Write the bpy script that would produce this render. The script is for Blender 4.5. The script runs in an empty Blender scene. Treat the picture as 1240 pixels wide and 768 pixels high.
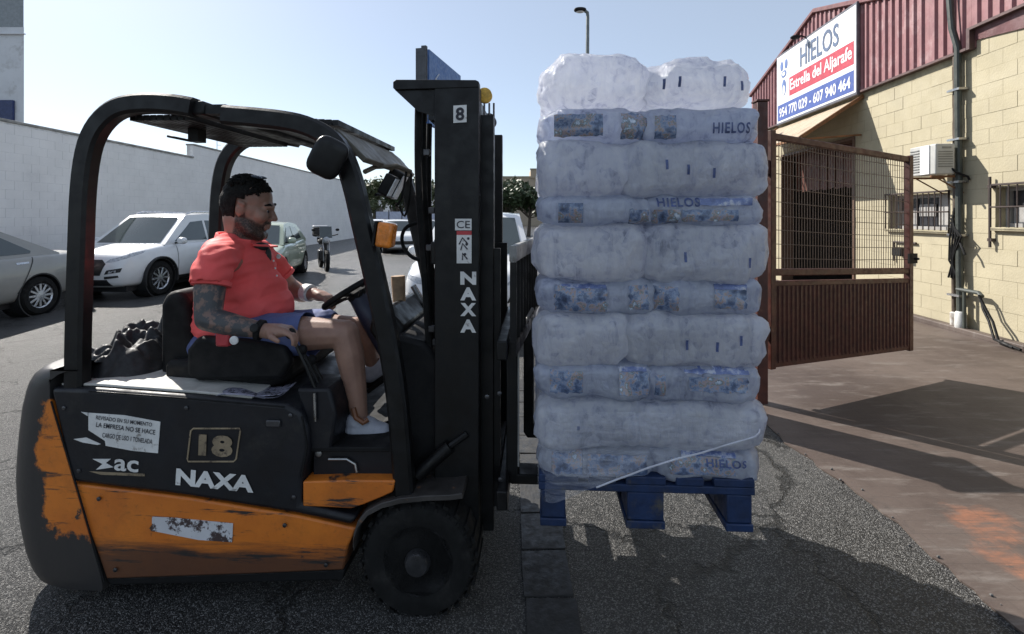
import bpy, bmesh, math, random
from mathutils import Vector, Matrix, noise
from mathutils.bvhtree import BVHTree
random.seed(7)
R = math.radians
scene = bpy.context.scene
COL = scene.collection

# ------------------------------------------------------------------ camera, sky, sun, exposure
F, CX, HY, CZ = 600.0, 620.0, 262.0, 1.63
cam_d = bpy.data.cameras.new('camera'); cam = bpy.data.objects.new('camera', cam_d); COL.objects.link(cam)
cam.location = (0, 0, CZ); cam.rotation_euler = (R(90), 0, 0)
cam_d.sensor_width = 36; cam_d.lens = 36*F/1240; cam_d.shift_y = -(384-HY)/1240
cam_d.clip_start = .05; cam_d.clip_end = 2000
scene.camera = cam
SUN = Vector((-.92, .82, 1.0)).normalized()
SUN_EL = math.asin(SUN.z); SUN_AZ = math.atan2(SUN.x, SUN.y)
world = bpy.data.worlds.new('World'); scene.world = world; world.use_nodes = True
nt = world.node_tree; nt.nodes.clear()
sky = nt.nodes.new('ShaderNodeTexSky'); sky.sky_type = 'NISHITA'; sky.sun_disc = False
sky.sun_elevation = SUN_EL; sky.sun_rotation = SUN_AZ; sky.air_density = .85; sky.dust_density = 0.55; sky.ozone_density = 1.2
bg = nt.nodes.new('ShaderNodeBackground'); bg.inputs[1].default_value = .10
wo = nt.nodes.new('ShaderNodeOutputWorld')
veil = nt.nodes.new('ShaderNodeMix'); veil.data_type = 'RGBA'; veil.inputs[0].default_value = .42; veil.inputs[7].default_value = (4.6, 5.0, 5.4, 1)
nt.links.new(sky.outputs[0], veil.inputs[6]); nt.links.new(veil.outputs[2], bg.inputs[0]); nt.links.new(bg.outputs[0], wo.inputs[0])
sd = bpy.data.lights.new('sun', 'SUN'); sd.energy = 4.9; sd.angle = R(.5); sd.color = (1, .95, .88)
so = bpy.data.objects.new('sun', sd); COL.objects.link(so); so.rotation_euler = SUN.to_track_quat('Z', 'Y').to_euler(); so.location = (-20, 20, 25)
scene.view_settings.view_transform = 'Standard'; scene.view_settings.look = 'None'
scene.view_settings.exposure = 0.72; scene.view_settings.gamma = 1
scene.cycles.max_bounces = 8

# ------------------------------------------------------------------ helpers
def W(x, y, Y): return Vector(((x-CX)/F*Y, Y, CZ-(y-HY)/F*Y))
def G(x, y): Y = CZ*F/(y-HY); return Vector(((x-CX)/F*Y, Y, 0))
TH = R(3); FO = Vector((0, 2.0, 0)); NU = Vector((math.cos(TH), -math.sin(TH), 0)); NV = Vector((math.sin(TH), math.cos(TH), 0))
def L(x, y, v):
    """forklift frame: the point seen at photo position (x, y) on the lengthwise plane v"""
    d = Vector(((x-CX)/F, 1, -(y-HY)/F)); t = (v+FO.dot(NV))/d.dot(NV); p = d*t
    return Vector(((p-FO).dot(NU), v, CZ+p.z))
def LU(x, y, v): p = L(x, y, v); return (p.x, p.z)

class MB:
    def __init__(s): s.v = []; s.f = []; s.mi = []
    def add(s, vs, fs, m=0):
        o = len(s.v); s.v += [tuple(p) for p in vs]
        for f in fs: s.f.append([i+o for i in f]); s.mi.append(m)
        return s
    def box(s, x0, x1, y0, y1, z0, z1, m=0, mat=None):
        vs = [Vector(p) for p in ((x0,y0,z0),(x1,y0,z0),(x1,y1,z0),(x0,y1,z0),(x0,y0,z1),(x1,y0,z1),(x1,y1,z1),(x0,y1,z1))]
        if mat: vs = [mat @ p for p in vs]
        return s.add(vs, [(0,3,2,1),(4,5,6,7),(0,1,5,4),(1,2,6,5),(2,3,7,6),(3,0,4,7)], m)
    def prism(s, poly, lo, hi, axis='y', m=0, mat=None):
        n = len(poly)
        def mk(a, b, c): return Vector({'y': (a, c, b), 'x': (c, a, b), 'z': (a, b, c)}[axis])
        vs = [mk(a, b, lo) for a, b in poly]+[mk(a, b, hi) for a, b in poly]
        if mat: vs = [mat @ p for p in vs]
        return s.add(vs, [list(range(n))[::-1], list(range(n, 2*n))]+[(i, (i+1) % n, n+(i+1) % n, n+i) for i in range(n)], m)
    def tube(s, path, r, n=8, m=0, rect=None, closed=False, up=None):
        P = [Vector(p) for p in path]; k = len(P); rs = r if isinstance(r, (list, tuple)) else [r]*k
        prev = None; rings = []
        for i in range(k):
            if closed: t = P[(i+1) % k]-P[i-1]
            else: t = P[min(i+1, k-1)]-P[max(i-1, 0)]
            t.normalize()
            if prev is None:
                a = Vector(up) if up else (Vector((0, 0, 1)) if abs(t.z) < .9 else Vector((0, 1, 0)))
                nn = (a-t*a.dot(t)).normalized()
            else: nn = (prev-t*prev.dot(t)).normalized()
            prev = nn; b = t.cross(nn)
            if rect:
                w, h = rect[0]/2, rect[1]/2; c = min(w, h)*.35
                pr = [(w, h-c), (w-c, h), (-w+c, h), (-w, h-c), (-w, -h+c), (-w+c, -h), (w-c, -h), (w, -h+c)]
                rings.append([P[i]+nn*x+b*y for x, y in pr])
            else: rings.append([P[i]+(nn*math.cos(2*math.pi*j/n)+b*math.sin(2*math.pi*j/n))*rs[i] for j in range(n)])
        if rect: n = 8
        vs = [p for ring in rings for p in ring]; fs = []
        for i in range(k if closed else k-1):
            i2 = (i+1) % k
            for j in range(n): fs.append((i*n+j, i*n+(j+1) % n, i2*n+(j+1) % n, i2*n+j))
        if not closed: fs += [list(range(n))[::-1], [(k-1)*n+j for j in range(n)]]
        return s.add(vs, fs, m)
    def lathe(s, prof, c=(0,0,0), axis=(0,1,0), n=24, m=0):
        c = Vector(c); q = Vector((0, 0, 1)).rotation_difference(Vector(axis)); k = len(prof); vs = []
        for r, h in prof:
            for j in range(n):
                a = 2*math.pi*j/n; vs.append(c+q @ Vector((r*math.cos(a), r*math.sin(a), h)))
        fs = [(i*n+j, i*n+(j+1) % n, (i+1)*n+(j+1) % n, (i+1)*n+j) for i in range(k-1) for j in range(n)]
        fs += [list(range(n))[::-1], [(k-1)*n+j for j in range(n)]]
        return s.add(vs, fs, m)
    def ell(s, c, r, nu=16, nv=10, m=0, q=None, e=1.0):
        c = Vector(c); r = (r, r, r) if not hasattr(r, '__len__') else r; vs = []
        pw = lambda x: math.copysign(abs(x)**e, x)
        for i in range(1, nv):
            ph = math.pi*i/nv-math.pi/2
            for j in range(nu):
                la = 2*math.pi*j/nu
                p = Vector((pw(math.cos(ph))*pw(math.cos(la))*r[0], pw(math.cos(ph))*pw(math.sin(la))*r[1], pw(math.sin(ph))*r[2]))
                vs.append(c+(q @ p if q else p))
        b = Vector((0, 0, -r[2])); t = Vector((0, 0, r[2])); vs += [c+(q @ b if q else b), c+(q @ t if q else t)]
        nb = (nv-1)*nu; fs = []
        for i in range(nv-2):
            for j in range(nu): fs.append((i*nu+j, i*nu+(j+1) % nu, (i+1)*nu+(j+1) % nu, (i+1)*nu+j))
        for j in range(nu): fs.append((nb, (j+1) % nu, j)); fs.append((nb+1, (nv-2)*nu+j, (nv-2)*nu+(j+1) % nu))
        return s.add(vs, fs, m)
    def cap(s, pts, rs, n=12):
        """tapered limb with rounded ends (for the remeshed bodies)"""
        P = [Vector(p) for p in pts]; s.tube(P, list(rs), n)
        for p, r in zip(P, rs): s.ell(p, r, n, 8)
        return s
    def grid(s, fn, nu, nv, m=0):
        vs = [fn(i/nu, j/nv) for j in range(nv+1) for i in range(nu+1)]
        return s.add(vs, [(j*(nu+1)+i, j*(nu+1)+i+1, (j+1)*(nu+1)+i+1, (j+1)*(nu+1)+i) for j in range(nv) for i in range(nu)], m)
    def mesh(s, name, mats, smooth=35, recalc=True):
        me = bpy.data.meshes.new(name); me.from_pydata(s.v, [], s.f)
        for m in (mats if isinstance(mats, (list, tuple)) else [mats]): me.materials.append(m)
        me.polygons.foreach_set('material_index', s.mi)
        if recalc:
            bm = bmesh.new(); bm.from_mesh(me); bmesh.ops.recalc_face_normals(bm, faces=bm.faces); bm.to_mesh(me); bm.free()
        if smooth: me.shade_smooth(); me.set_sharp_from_angle(angle=R(smooth))
        me.update(); return me

def link(name, me, parent=None, loc=None, kind=None, bevel=0, seg=2):
    o = bpy.data.objects.new(name, me); COL.objects.link(o)
    if parent: o.parent = parent
    if loc is not None: o.location = loc
    if kind: o['kind'] = kind
    if bevel:
        b = o.modifiers.new('bevel', 'BEVEL'); b.width = bevel; b.segments = seg; b.limit_method = 'ANGLE'; b.angle_limit = R(40)
    return o
def obj(name, mb, mats, parent=None, smooth=35, **k): return link(name, mb.mesh(name, mats, smooth), parent, **k)
def tag(o, label, cat, group=None):
    o['label'] = label; o['category'] = cat
    if group: o['group'] = group
    return o
def thing(name, label, cat, loc=(0,0,0), rz=0, group=None):
    o = bpy.data.objects.new(name, None); COL.objects.link(o); o.location = loc; o.rotation_euler = (0, 0, rz); o.empty_display_size = .2
    return tag(o, label, cat, group)
def copy_tree(o, parent=None):
    c = o.copy(); COL.objects.link(c); c.parent = parent
    for ch in list(o.children): copy_tree(ch, c)
    return c
def baked(name, mb, mats, mods, smooth=60):
    """mesh after modifiers (remesh / subsurf / boolean)"""
    o = bpy.data.objects.new('tmp', mb.mesh(name, mats, smooth)); COL.objects.link(o)
    for t, kw in mods:
        m = o.modifiers.new(t, t)
        for k, v in kw.items(): setattr(m, k, v)
    dg = bpy.context.evaluated_depsgraph_get(); me = bpy.data.meshes.new_from_object(o.evaluated_get(dg)); me.name = name
    bpy.data.objects.remove(o); me.shade_smooth()
    if smooth < 180: me.set_sharp_from_angle(angle=R(smooth))
    return me
def text_me(s, h, bold=0.0, sx=1.0, shear=0.0, spacing=1.0, fit=None):
    """flat lettering as a mesh, centred, x to the right, y up, cap height h (or fitted to a width)"""
    c = bpy.data.curves.new('lettering', 'FONT'); c.body = s; c.size = 1; c.offset = bold; c.shear = shear; c.space_character = spacing; c.resolution_u = 3
    o = bpy.data.objects.new('tmp', c); COL.objects.link(o)
    dg = bpy.context.evaluated_depsgraph_get(); me = bpy.data.meshes.new_from_object(o.evaluated_get(dg)); bpy.data.objects.remove(o)
    xs = [v.co.x for v in me.vertices]; ys = [v.co.y for v in me.vertices]
    x0, x1, y0, y1 = min(xs), max(xs), min(ys), max(ys); ky = h/(y1-y0); kx = (fit/(x1-x0)) if fit else ky*sx
    for v in me.vertices: v.co = ((v.co.x-(x0+x1)/2)*kx, (v.co.y-(y0+y1)/2)*ky, 0)
    return me
def placed(me, M4, mat):
    me.transform(M4); me.materials.clear(); me.materials.append(mat); return me
def frame(o, ex, ey):
    ex = Vector(ex).normalized(); ey = Vector(ey).normalized(); ez = ex.cross(ey)
    M4 = Matrix.Identity(4)
    for i, a in enumerate((ex, ey, ez)):
        for j in range(3): M4[j][i] = a[j]
    for j in range(3): M4[j][3] = o[j]
    return M4

# ------------------------------------------------------------------ materials
def nodes(m):
    m.use_nodes = True; t = m.node_tree; t.nodes.clear()
    b = t.nodes.new('ShaderNodeBsdfPrincipled'); o = t.nodes.new('ShaderNodeOutputMaterial'); t.links.new(b.outputs[0], o.inputs[0])
    return t, b, o
def nd(t, typ, **k):
    n = t.nodes.new(typ)
    for a, v in k.items():
        if a.startswith('i_'): n.inputs[a[2:].replace('_', ' ')].default_value = v
        else: setattr(n, a, v)
    return n
def c4(c): return (*c, 1)
def noise_fac(t, vec, scale, detail=4, rough=.6, lo=.4, hi=.6):
    n = nd(t, 'ShaderNodeTexNoise', i_Scale=scale, i_Detail=detail, i_Roughness=rough); t.links.new(vec, n.inputs['Vector'])
    r = nd(t, 'ShaderNodeMapRange'); r.inputs[1].default_value = lo; r.inputs[2].default_value = hi; r.interpolation_type = 'SMOOTHSTEP'
    t.links.new(n.outputs[0], r.inputs[0]); return r.outputs[0]
def mixc(t, fac, a, b, blend='MIX'):
    n = nd(t, 'ShaderNodeMix', data_type='RGBA', blend_type=blend)
    for i, s in ((0, fac), (6, a), (7, b)):
        if hasattr(s, 'is_output') or isinstance(s, bpy.types.NodeSocket): t.links.new(s, n.inputs[i])
        else: n.inputs[i].default_value = s if i == 0 else c4(s)
    return n.outputs[2]
def mth(t, op, a, b=0.0):
    n = nd(t, 'ShaderNodeMath', operation=op)
    for i, s in ((0, a), (1, b)):
        if isinstance(s, bpy.types.NodeSocket): t.links.new(s, n.inputs[i])
        else: n.inputs[i].default_value = s
    return n.outputs[0]
def bump(t, b, h, strength=.3, dist=.01):
    n = nd(t, 'ShaderNodeBump'); n.inputs['Strength'].default_value = strength; n.inputs['Distance'].default_value = dist
    t.links.new(h, n.inputs['Height']); t.links.new(n.outputs[0], b.inputs['Normal'])
def pos(t): return nd(t, 'ShaderNodeNewGeometry').outputs['Position']
def Mt(name, col, rough=.6, metal=0, spec=.5, var=.25, vs=6, bmp=.15, bs=120, bd=.002, dirt=None, ds=3, dl=(.52, .68), coat=0, rand=0, rvar=.15):
    m = bpy.data.materials.new(name); t, b, o = nodes(m); p = pos(t)
    dark = tuple(c*(1-var) for c in col); lite = tuple(min(1, c*(1+var*.6)) for c in col)
    c = mixc(t, noise_fac(t, p, vs, 6, .65, .3, .7), dark, lite)
    if dirt: c = mixc(t, noise_fac(t, p, ds, 8, .7, *dl), c, dirt)
    if rand:
        oi = nd(t, 'ShaderNodeObjectInfo'); c = mixc(t, mth(t, 'MULTIPLY', oi.outputs['Random'], rand), c, tuple(x*.55 for x in col))
    t.links.new(c, b.inputs['Base Color'])
    rr = nd(t, 'ShaderNodeMapRange'); rr.inputs[3].default_value = max(.03, rough-rvar); rr.inputs[4].default_value = min(1, rough+rvar)
    t.links.new(noise_fac(t, p, vs*2.3, 5, .6, .3, .7), rr.inputs[0]); t.links.new(rr.outputs[0], b.inputs['Roughness'])
    b.inputs['Metallic'].default_value = metal; b.inputs['Specular IOR Level'].default_value = spec; b.inputs['Coat Weight'].default_value = coat
    b.inputs['Coat Roughness'].default_value = .06
    if bmp:
        n = nd(t, 'ShaderNodeTexNoise', i_Scale=bs, i_Detail=5.0); t.links.new(p, n.inputs['Vector']); bump(t, b, n.outputs[0], bmp, bd)
    return m

black = Mt('black_paint', (.0055, .0056, .006), .45, spec=.35, var=.4, dirt=(.028, .026, .024), ds=7, dl=(.58, .82))
matte = Mt('matte_black', (.006, .006, .0065), .7, spec=.3, var=.3, bmp=.3)
rubber = Mt('rubber', (.008, .008, .0078), .85, spec=.3, var=.4, dirt=(.03, .028, .026), ds=9, dl=(.5, .8), bmp=.4)
steel = Mt('bare_steel', (.42, .42, .42), .32, metal=.9, var=.3, dirt=(.1, .07, .05), ds=12)
oilsteel = Mt('oily_steel', (.08, .08, .085), .35, metal=.7, var=.4)
hood_m = Mt('charcoal_panel', (.0085, .0092, .0125), .5, spec=.4, var=.3, dirt=(.035, .033, .03), ds=5, dl=(.55, .8))
white = Mt('white_print', (.72, .72, .70), .5, var=.15, dirt=(.2, .18, .16), ds=22, dl=(.56, .7))
gold = Mt('worn_gold_print', (.32, .25, .16), .5, var=.3, dirt=(.08, .06, .045), ds=30, dl=(.5, .65))
redp = Mt('red_print', (.5, .05, .06), .5)
inkm = Mt('dark_ink', (.03, .03, .04), .6)
amber = Mt('amber_lens', (.75, .22, .02), .22, var=.3, vs=30, coat=.5)
lensclear = Mt('clear_lens', (.62, .66, .7), .12, var=.3, vs=40, coat=.6)
yellowp = Mt('yellow_pulley', (.6, .36, .05), .5, var=.4, vs=40)
khaki = Mt('khaki_dusty_steel', (.13, .115, .085), .55, var=.3)
paletop = Mt('pale_cover', (.55, .54, .5), .45, var=.25, dirt=(.12, .11, .1), ds=6, dl=(.58, .74))
wood = Mt('pale_wood', (.42, .29, .18), .6, var=.35, vs=14)
paper = Mt('paper', (.68, .68, .7), .6, var=.1)

def orange_wear(name, lim=None):
    """orange enamel with scrapes: long horizontal scratches plus chipped patches down to dark primer"""
    m = bpy.data.materials.new(name); t, b, o = nodes(m); p = pos(t)
    c = mixc(t, noise_fac(t, p, 3.5, 6, .6, .3, .7), (.56, .15, .02), (.70, .205, .025))
    c = mixc(t, mth(t, 'MULTIPLY', noise_fac(t, p, 2.6, 8, .72, .48, .7), .38), c, (.17, .065, .022))
    c = mixc(t, mth(t, 'MULTIPLY', noise_fac(t, p, 40, 5, .7, .55, .75), .35), c, (.10, .05, .03))
    mp = nd(t, 'ShaderNodeMapping'); mp.inputs['Scale'].default_value = (1.1, 1, 11); t.links.new(p, mp.inputs[0])
    s = noise_fac(t, mp.outputs[0], 2.2, 9, .68, .575, .65)
    c = mixc(t, s, c, (.035, .03, .028))
    s2 = noise_fac(t, p, 9, 8, .7, .63, .68); c = mixc(t, s2, c, (.05, .038, .03))
    mp2 = nd(t, 'ShaderNodeMapping'); mp2.inputs['Scale'].default_value = (.7, 1, 9); mp2.inputs['Location'].default_value = (4.1, 0, 2.2); t.links.new(p, mp2.inputs[0])
    s3 = noise_fac(t, mp2.outputs[0], 3.1, 9, .7, .66, .72); c = mixc(t, s3, c, (.38, .30, .24))
    if name == 'scraped_orange_enamel':          # paint rubbed off along the bumped lower edge
        sx = nd(t, 'ShaderNodeSeparateXYZ'); t.links.new(p, sx.inputs[0]); n = nd(t, 'ShaderNodeTexNoise', i_Scale=5.0, i_Detail=9.0, i_Roughness=.72); t.links.new(mp2.outputs[0], n.inputs['Vector'])
        eg = nd(t, 'ShaderNodeMapRange'); eg.inputs[1].default_value = .275; eg.inputs[2].default_value = .215; t.links.new(mth(t, 'ADD', sx.outputs[2], mth(t, 'MULTIPLY', mth(t, 'SUBTRACT', n.outputs[0], .5), .16)), eg.inputs[0])
        c = mixc(t, mth(t, 'MULTIPLY', eg.outputs[0], .85), c, (.03, .026, .024))
    if lim:                                     # chipped to dark along the bumped rim of the casting
        sx = nd(t, 'ShaderNodeSeparateXYZ'); t.links.new(nd(t, 'ShaderNodeTexCoord').outputs['Object'], sx.inputs[0])
        n = nd(t, 'ShaderNodeTexNoise', i_Scale=6.5, i_Detail=8.0, i_Roughness=.68); t.links.new(p, n.inputs['Vector'])
        nz = mth(t, 'MULTIPLY', mth(t, 'SUBTRACT', n.outputs[0], .5), .42)
        zz = mth(t, 'ADD', sx.outputs[2], nz); xx = mth(t, 'ADD', sx.outputs[0], mth(t, 'MULTIPLY', nz, .55))
        lo = nd(t, 'ShaderNodeMapRange'); lo.inputs[1].default_value = lim[0]; lo.inputs[2].default_value = lim[0]+.03; t.links.new(zz, lo.inputs[0])
        hi = nd(t, 'ShaderNodeMapRange'); hi.inputs[1].default_value = lim[1]; hi.inputs[2].default_value = lim[1]-.03; t.links.new(zz, hi.inputs[0])
        le = nd(t, 'ShaderNodeMapRange'); le.inputs[1].default_value = lim[2]; le.inputs[2].default_value = lim[2]+.02; t.links.new(xx, le.inputs[0])
        k = mth(t, 'MULTIPLY', mth(t, 'MULTIPLY', lo.outputs[0], hi.outputs[0]), le.outputs[0])
        c = mixc(t, k, (.03, .028, .028), c)
    t.links.new(c, b.inputs['Base Color']); b.inputs['Roughness'].default_value = .42
    n = nd(t, 'ShaderNodeTexNoise', i_Scale=30, i_Detail=6.0); t.links.new(p, n.inputs['Vector']); bump(t, b, n.outputs[0], .25, .004)
    return m
orange = orange_wear('scraped_orange_enamel')

def ground_mats():
    # worn asphalt
    m = bpy.data.materials.new('worn_asphalt'); t, b, o = nodes(m); p = pos(t)
    base = mixc(t, noise_fac(t, p, .7, 7, .65, .38, .62), (.013, .0128, .0126), (.046, .045, .0435))
    base = mixc(t, noise_fac(t, p, 2.2, 8, .7, .52, .7), base, (.010, .010, .010))
    v = nd(t, 'ShaderNodeTexVoronoi', i_Scale=215.0); t.links.new(p, v.inputs['Vector'])
    vr = nd(t, 'ShaderNodeSeparateColor'); t.links.new(v.outputs['Color'], vr.inputs[0])
    st = nd(t, 'ShaderNodeMapRange'); st.inputs[1].default_value = .62; st.inputs[2].default_value = 1.0; t.links.new(vr.outputs[0], st.inputs[0])
    base = mixc(t, st.outputs[0], base, (.25, .244, .232))
    dk = nd(t, 'ShaderNodeMapRange'); dk.inputs[1].default_value = .3; dk.inputs[2].default_value = .0; t.links.new(vr.outputs[1], dk.inputs[0])
    base = mixc(t, dk.outputs[0], base, (.012, .012, .012))
    # cracks
    dn = nd(t, 'ShaderNodeTexNoise', i_Scale=2.5, i_Detail=6.0, i_Roughness=.7); t.links.new(p, dn.inputs['Vector'])
    va = nd(t, 'ShaderNodeVectorMath', operation='MULTIPLY_ADD'); t.links.new(dn.outputs['Color'], va.inputs[0]); va.inputs[1].default_value = (.55, .55, 0); t.links.new(p, va.inputs[2])
    vc = nd(t, 'ShaderNodeTexVoronoi', i_Scale=.95, feature='DISTANCE_TO_EDGE'); t.links.new(va.outputs[0], vc.inputs['Vector'])
    cr = nd(t, 'ShaderNodeMapRange'); cr.inputs[1].default_value = .015; cr.inputs[2].default_value = .003; t.links.new(vc.outputs[0], cr.inputs[0])
    ck = mth(t, 'MULTIPLY', cr.outputs[0], noise_fac(t, p, 1.1, 2, .5, .38, .46))
    base = mixc(t, ck, base, (.008, .008, .008))
    t.links.new(base, b.inputs['Base Color']); b.inputs['Roughness'].default_value = .37; b.inputs['Specular IOR Level'].default_value = .34
    h = mth(t, 'ADD', mth(t, 'MULTIPLY', v.outputs['Distance'], -1.3), mth(t, 'MULTIPLY', ck, -2.0))
    n = nd(t, 'ShaderNodeTexNoise', i_Scale=60, i_Detail=5.0); t.links.new(p, n.inputs['Vector'])
    bump(t, b, mth(t, 'ADD', h, n.outputs[0]), .9, .006)
    asphalt = m
    # reddish poured apron with rust-orange stains, oil and drag marks
    m = bpy.data.materials.new('reddish_concrete'); t, b, o = nodes(m); p = pos(t)
    c = mixc(t, noise_fac(t, p, .8, 7, .65, .35, .65), (.058, .041, .034), (.112, .086, .073))
    mp = nd(t, 'ShaderNodeMapping'); mp.inputs['Scale'].default_value = (1.0, 4.5, 1); mp.inputs['Rotation'].default_value = (0, 0, R(-20)); t.links.new(p, mp.inputs[0])
    c = mixc(t, noise_fac(t, mp.outputs[0], 2.0, 8, .7, .5, .75), c, (.165, .143, .127))
    c = mixc(t, noise_fac(t, p, 1.6, 7, .7, .58, .75), c, (.036, .029, .026))
    for (sx_, sy_, rad) in ((2.50, 2.62, .20), (2.36, 2.30, .17), (2.66, 2.42, .12), (4.5, 6.6, .5)):
        dv = nd(t, 'ShaderNodeVectorMath', operation='DISTANCE'); t.links.new(p, dv.inputs[0]); dv.inputs[1].default_value = (sx_, sy_, .03)
        nn = nd(t, 'ShaderNodeTexNoise', i_Scale=5.0, i_Detail=7.0, i_Roughness=.7); t.links.new(p, nn.inputs['Vector'])
        dd = mth(t, 'ADD', dv.outputs['Value'], mth(t, 'MULTIPLY', mth(t, 'SUBTRACT', nn.outputs[0], .5), rad*2.2))
        r_ = nd(t, 'ShaderNodeMapRange', interpolation_type='SMOOTHSTEP'); r_.inputs[1].default_value = rad; r_.inputs[2].default_value = rad*.3; t.links.new(dd, r_.inputs[0])
        c = mixc(t, mth(t, 'MULTIPLY', r_.outputs[0], mth(t, 'MULTIPLY', noise_fac(t, mp.outputs[0], 4.0, 8, .75, .3, .62), .62)), c, (.33, .125, .06))
    br = nd(t, 'ShaderNodeTexBrick'); br.inputs['Scale'].default_value = 1.0; br.inputs['Brick Width'].default_value = .22; br.inputs['Row Height'].default_value = .11; br.inputs['Mortar Size'].default_value = .004
    t.links.new(p, br.inputs['Vector'])
    c = mixc(t, mth(t, 'MULTIPLY', br.outputs['Fac'], .22), c, (.05, .04, .035))
    t.links.new(c, b.inputs['Base Color']); b.inputs['Roughness'].default_value = .62; b.inputs['Specular IOR Level'].default_value = .45
    n = nd(t, 'ShaderNodeTexNoise', i_Scale=45, i_Detail=7.0); t.links.new(p, n.inputs['Vector'])
    bump(t, b, mth(t, 'SUBTRACT', n.outputs[0], mth(t, 'MULTIPLY', br.outputs['Fac'], .8)), .4, .004)
    return asphalt, m
asphalt, concrete = ground_mats()
slab_m = Mt('grey_slab', (.035, .034, .033), .55, var=.4, vs=9, bmp=.5, bs=60, bd=.005, rand=.5)
# ================================================================== GROUND
mb = MB(); mb.add([(-400, -300, 0), (400, -300, 0), (400, 500, 0), (-400, 500, 0)], [(0, 1, 2, 3)])
obj('road', mb, asphalt, kind='structure')
rnd = random.Random(3)
edge = []
y = -2.0
while y < 14: edge.append((2.0+rnd.uniform(-.022, .022)+.03*math.sin(y*3), y)); y += rnd.uniform(.05, .14)
right = [(5.87+.0717*y+.25, y) for y in (14, -2)]
mb = MB(); mb.prism(edge+right, -.05, .009, 'z'); obj('pavement', mb, concrete, kind='structure', smooth=0)
# crumbs along the broken edge
mb = MB()
for i in range(240):
    x, y = rnd.choice(edge); x += rnd.gauss(-.03, .05); y += rnd.uniform(-.06, .06)
    if y < 1.2 or y > 7: continue
    r = rnd.choice((.002, .003, .005, .008))*rnd.uniform(.7, 1.3)
    z = .0 if x < 1.97 else .009
    mb.ell((x, y, z+r*.5), (r, r*rnd.uniform(.6, 1), r*.7), 5, 4)
obj('gravel', mb, Mt('broken_asphalt_crumbs', (.11, .105, .1), .8, vs=40), kind='stuff', smooth=0)
# line of kerb slabs let into the road under the load
drain = thing('slab_strip', 'strip of worn grey paving slabs let into the road between forklift and pallet', 'paving', (.16, 1.2, 0))
slab = MB().box(-.5, .5, -.5, .5, -.5, .5).mesh('slab', slab_m, 0)
y = 0.0; k = 0
while y < 3.6:
    ln = .27+.09*rnd.random()
    for side in (0,):
        o = link('slab', slab, drain, loc=(.0+rnd.uniform(-.006, .006), y+ln/2, -.010+rnd.uniform(-.002, .002)), bevel=.012)
        o.scale = (.215, ln-.011, .03); o.rotation_euler = (rnd.uniform(-.012, .012), rnd.uniform(-.02, .02), rnd.uniform(-.02, .02))
    y += ln

# ================================================================== LEFT BLOCK WALL
def block_wall(root, s1, z1, holes, mat_b, mat_j, inc, limit=300, s0=0.0, bl=.4, bh=.2, joint=.011, proud=.008, z0=0, stuff_name='block_field', sort=None, top=None, seed=5):
    """courses of blocks on the local x-z plane of root (outward = +y): the nearest `limit` are single parts"""
    rr = random.Random(seed); cube = MB().box(-.5, .5, -.5, .5, -.5, .5).mesh('block', mat_b, 0); items = []
    nrow = int(math.ceil((z1-z0)/bh))
    for r in range(nrow):
        za = z0+r*bh; zb = min(z1, za+bh); s = s0-(bl/2 if r % 2 else 0)
        while s < s1:
            a, b = max(s, s0), min(s+bl, s1); s += bl
            if b-a < .03: continue
            segs = [(a, b)]
            for (ha, hb, ga, gb) in holes:
                if zb <= ga+.02 or za >= gb-.02: continue
                ns = []
                for (p, q) in segs:
                    if q <= ha or p >= hb: ns.append((p, q)); continue
                    if p < ha: ns.append((p, ha))
                    if q > hb: ns.append((hb, q))
                segs = ns
            for (p, q) in segs:
                zt = zb if top is None else min(zb, top((p+q)/2))
                if q-p > .03 and zt-za > .03: items.append((p, q, za, zt))
    items.sort(key=sort or (lambda t: t[0]))
    st = MB()
    for i, (p, q, za, zb) in enumerate(items):
        pr = proud+rr.uniform(-.0015, .003)
        if i < limit:
            o = link('block', cube, root, loc=((p+q)/2, pr/2-.012, (za+zb)/2)); o.scale = (q-p-joint, pr+.024, zb-za-joint)
        else: st.box(p+joint/2, q-joint/2, -.024, pr, za+joint/2, zb-joint/2)
    if st.v: obj(stuff_name, st, mat_b, root, smooth=0, kind='stuff')

whitewall = Mt('white_painted_block', (.82, .80, .78), .8, var=.06, vs=1.2, bmp=.5, bs=45, bd=.006, dirt=(.62, .61, .60), ds=1.3, dl=(.55, .85), rand=.035)
joint_w = Mt('white_painted_joint', (.72, .71, .70), .9)
L0 = 10.4; SC = L0/7.34
lw_ang = math.atan2(1, -.0383)
def left_wall_s(px): return (L0/((CX-px)/F-.0383))*math.sqrt(1+.0383**2)
lw = thing('block_wall', 'long white painted block wall with a step in its top behind the parked cars', 'wall', (-L0, 0, 0), lw_ang)
sgn = -1                                       # local +y points to -X; blocks face +X, so mirror the frame
def lw_box(name, a, b, ya, yb, z0, z1, m, **k): return obj(name, MB().box(a, b, ya, yb, z0, z1), m, lw, **k)
zS1 = 1.63+1.42*SC; zS2 = 1.63+1.735*SC; sStep = left_wall_s(234); sEnd = left_wall_s(440)
class Flip:  # parent frame with outward = +y toward the street
    pass
lwf = bpy.data.objects.new('wall_face', None)
bpy.data.objects.remove(lwf)
lw.location = (-L0-.0383*60, 60, 0); lw.rotation_euler = (0, 0, lw_ang+math.pi)   # x runs toward the camera, y toward the street
def fl(s): return 60*math.sqrt(1+.0383**2)-s
lw_box('wall_core', fl(sStep), fl(2.0), -.22, 0, 0, zS1, joint_w); lw_box('wall_core', fl(sEnd), fl(sStep), -.22, 0, 0, zS2, joint_w)
block_wall(lw, fl(2.0), zS2, [(fl(sStep), 99, zS1, 9)], whitewall, joint_w, None, s0=fl(sEnd), sort=lambda t: -t[0] if t[0] < fl(7.5) else 99-t[0], top=None, joint=.006, proud=.003)
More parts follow.
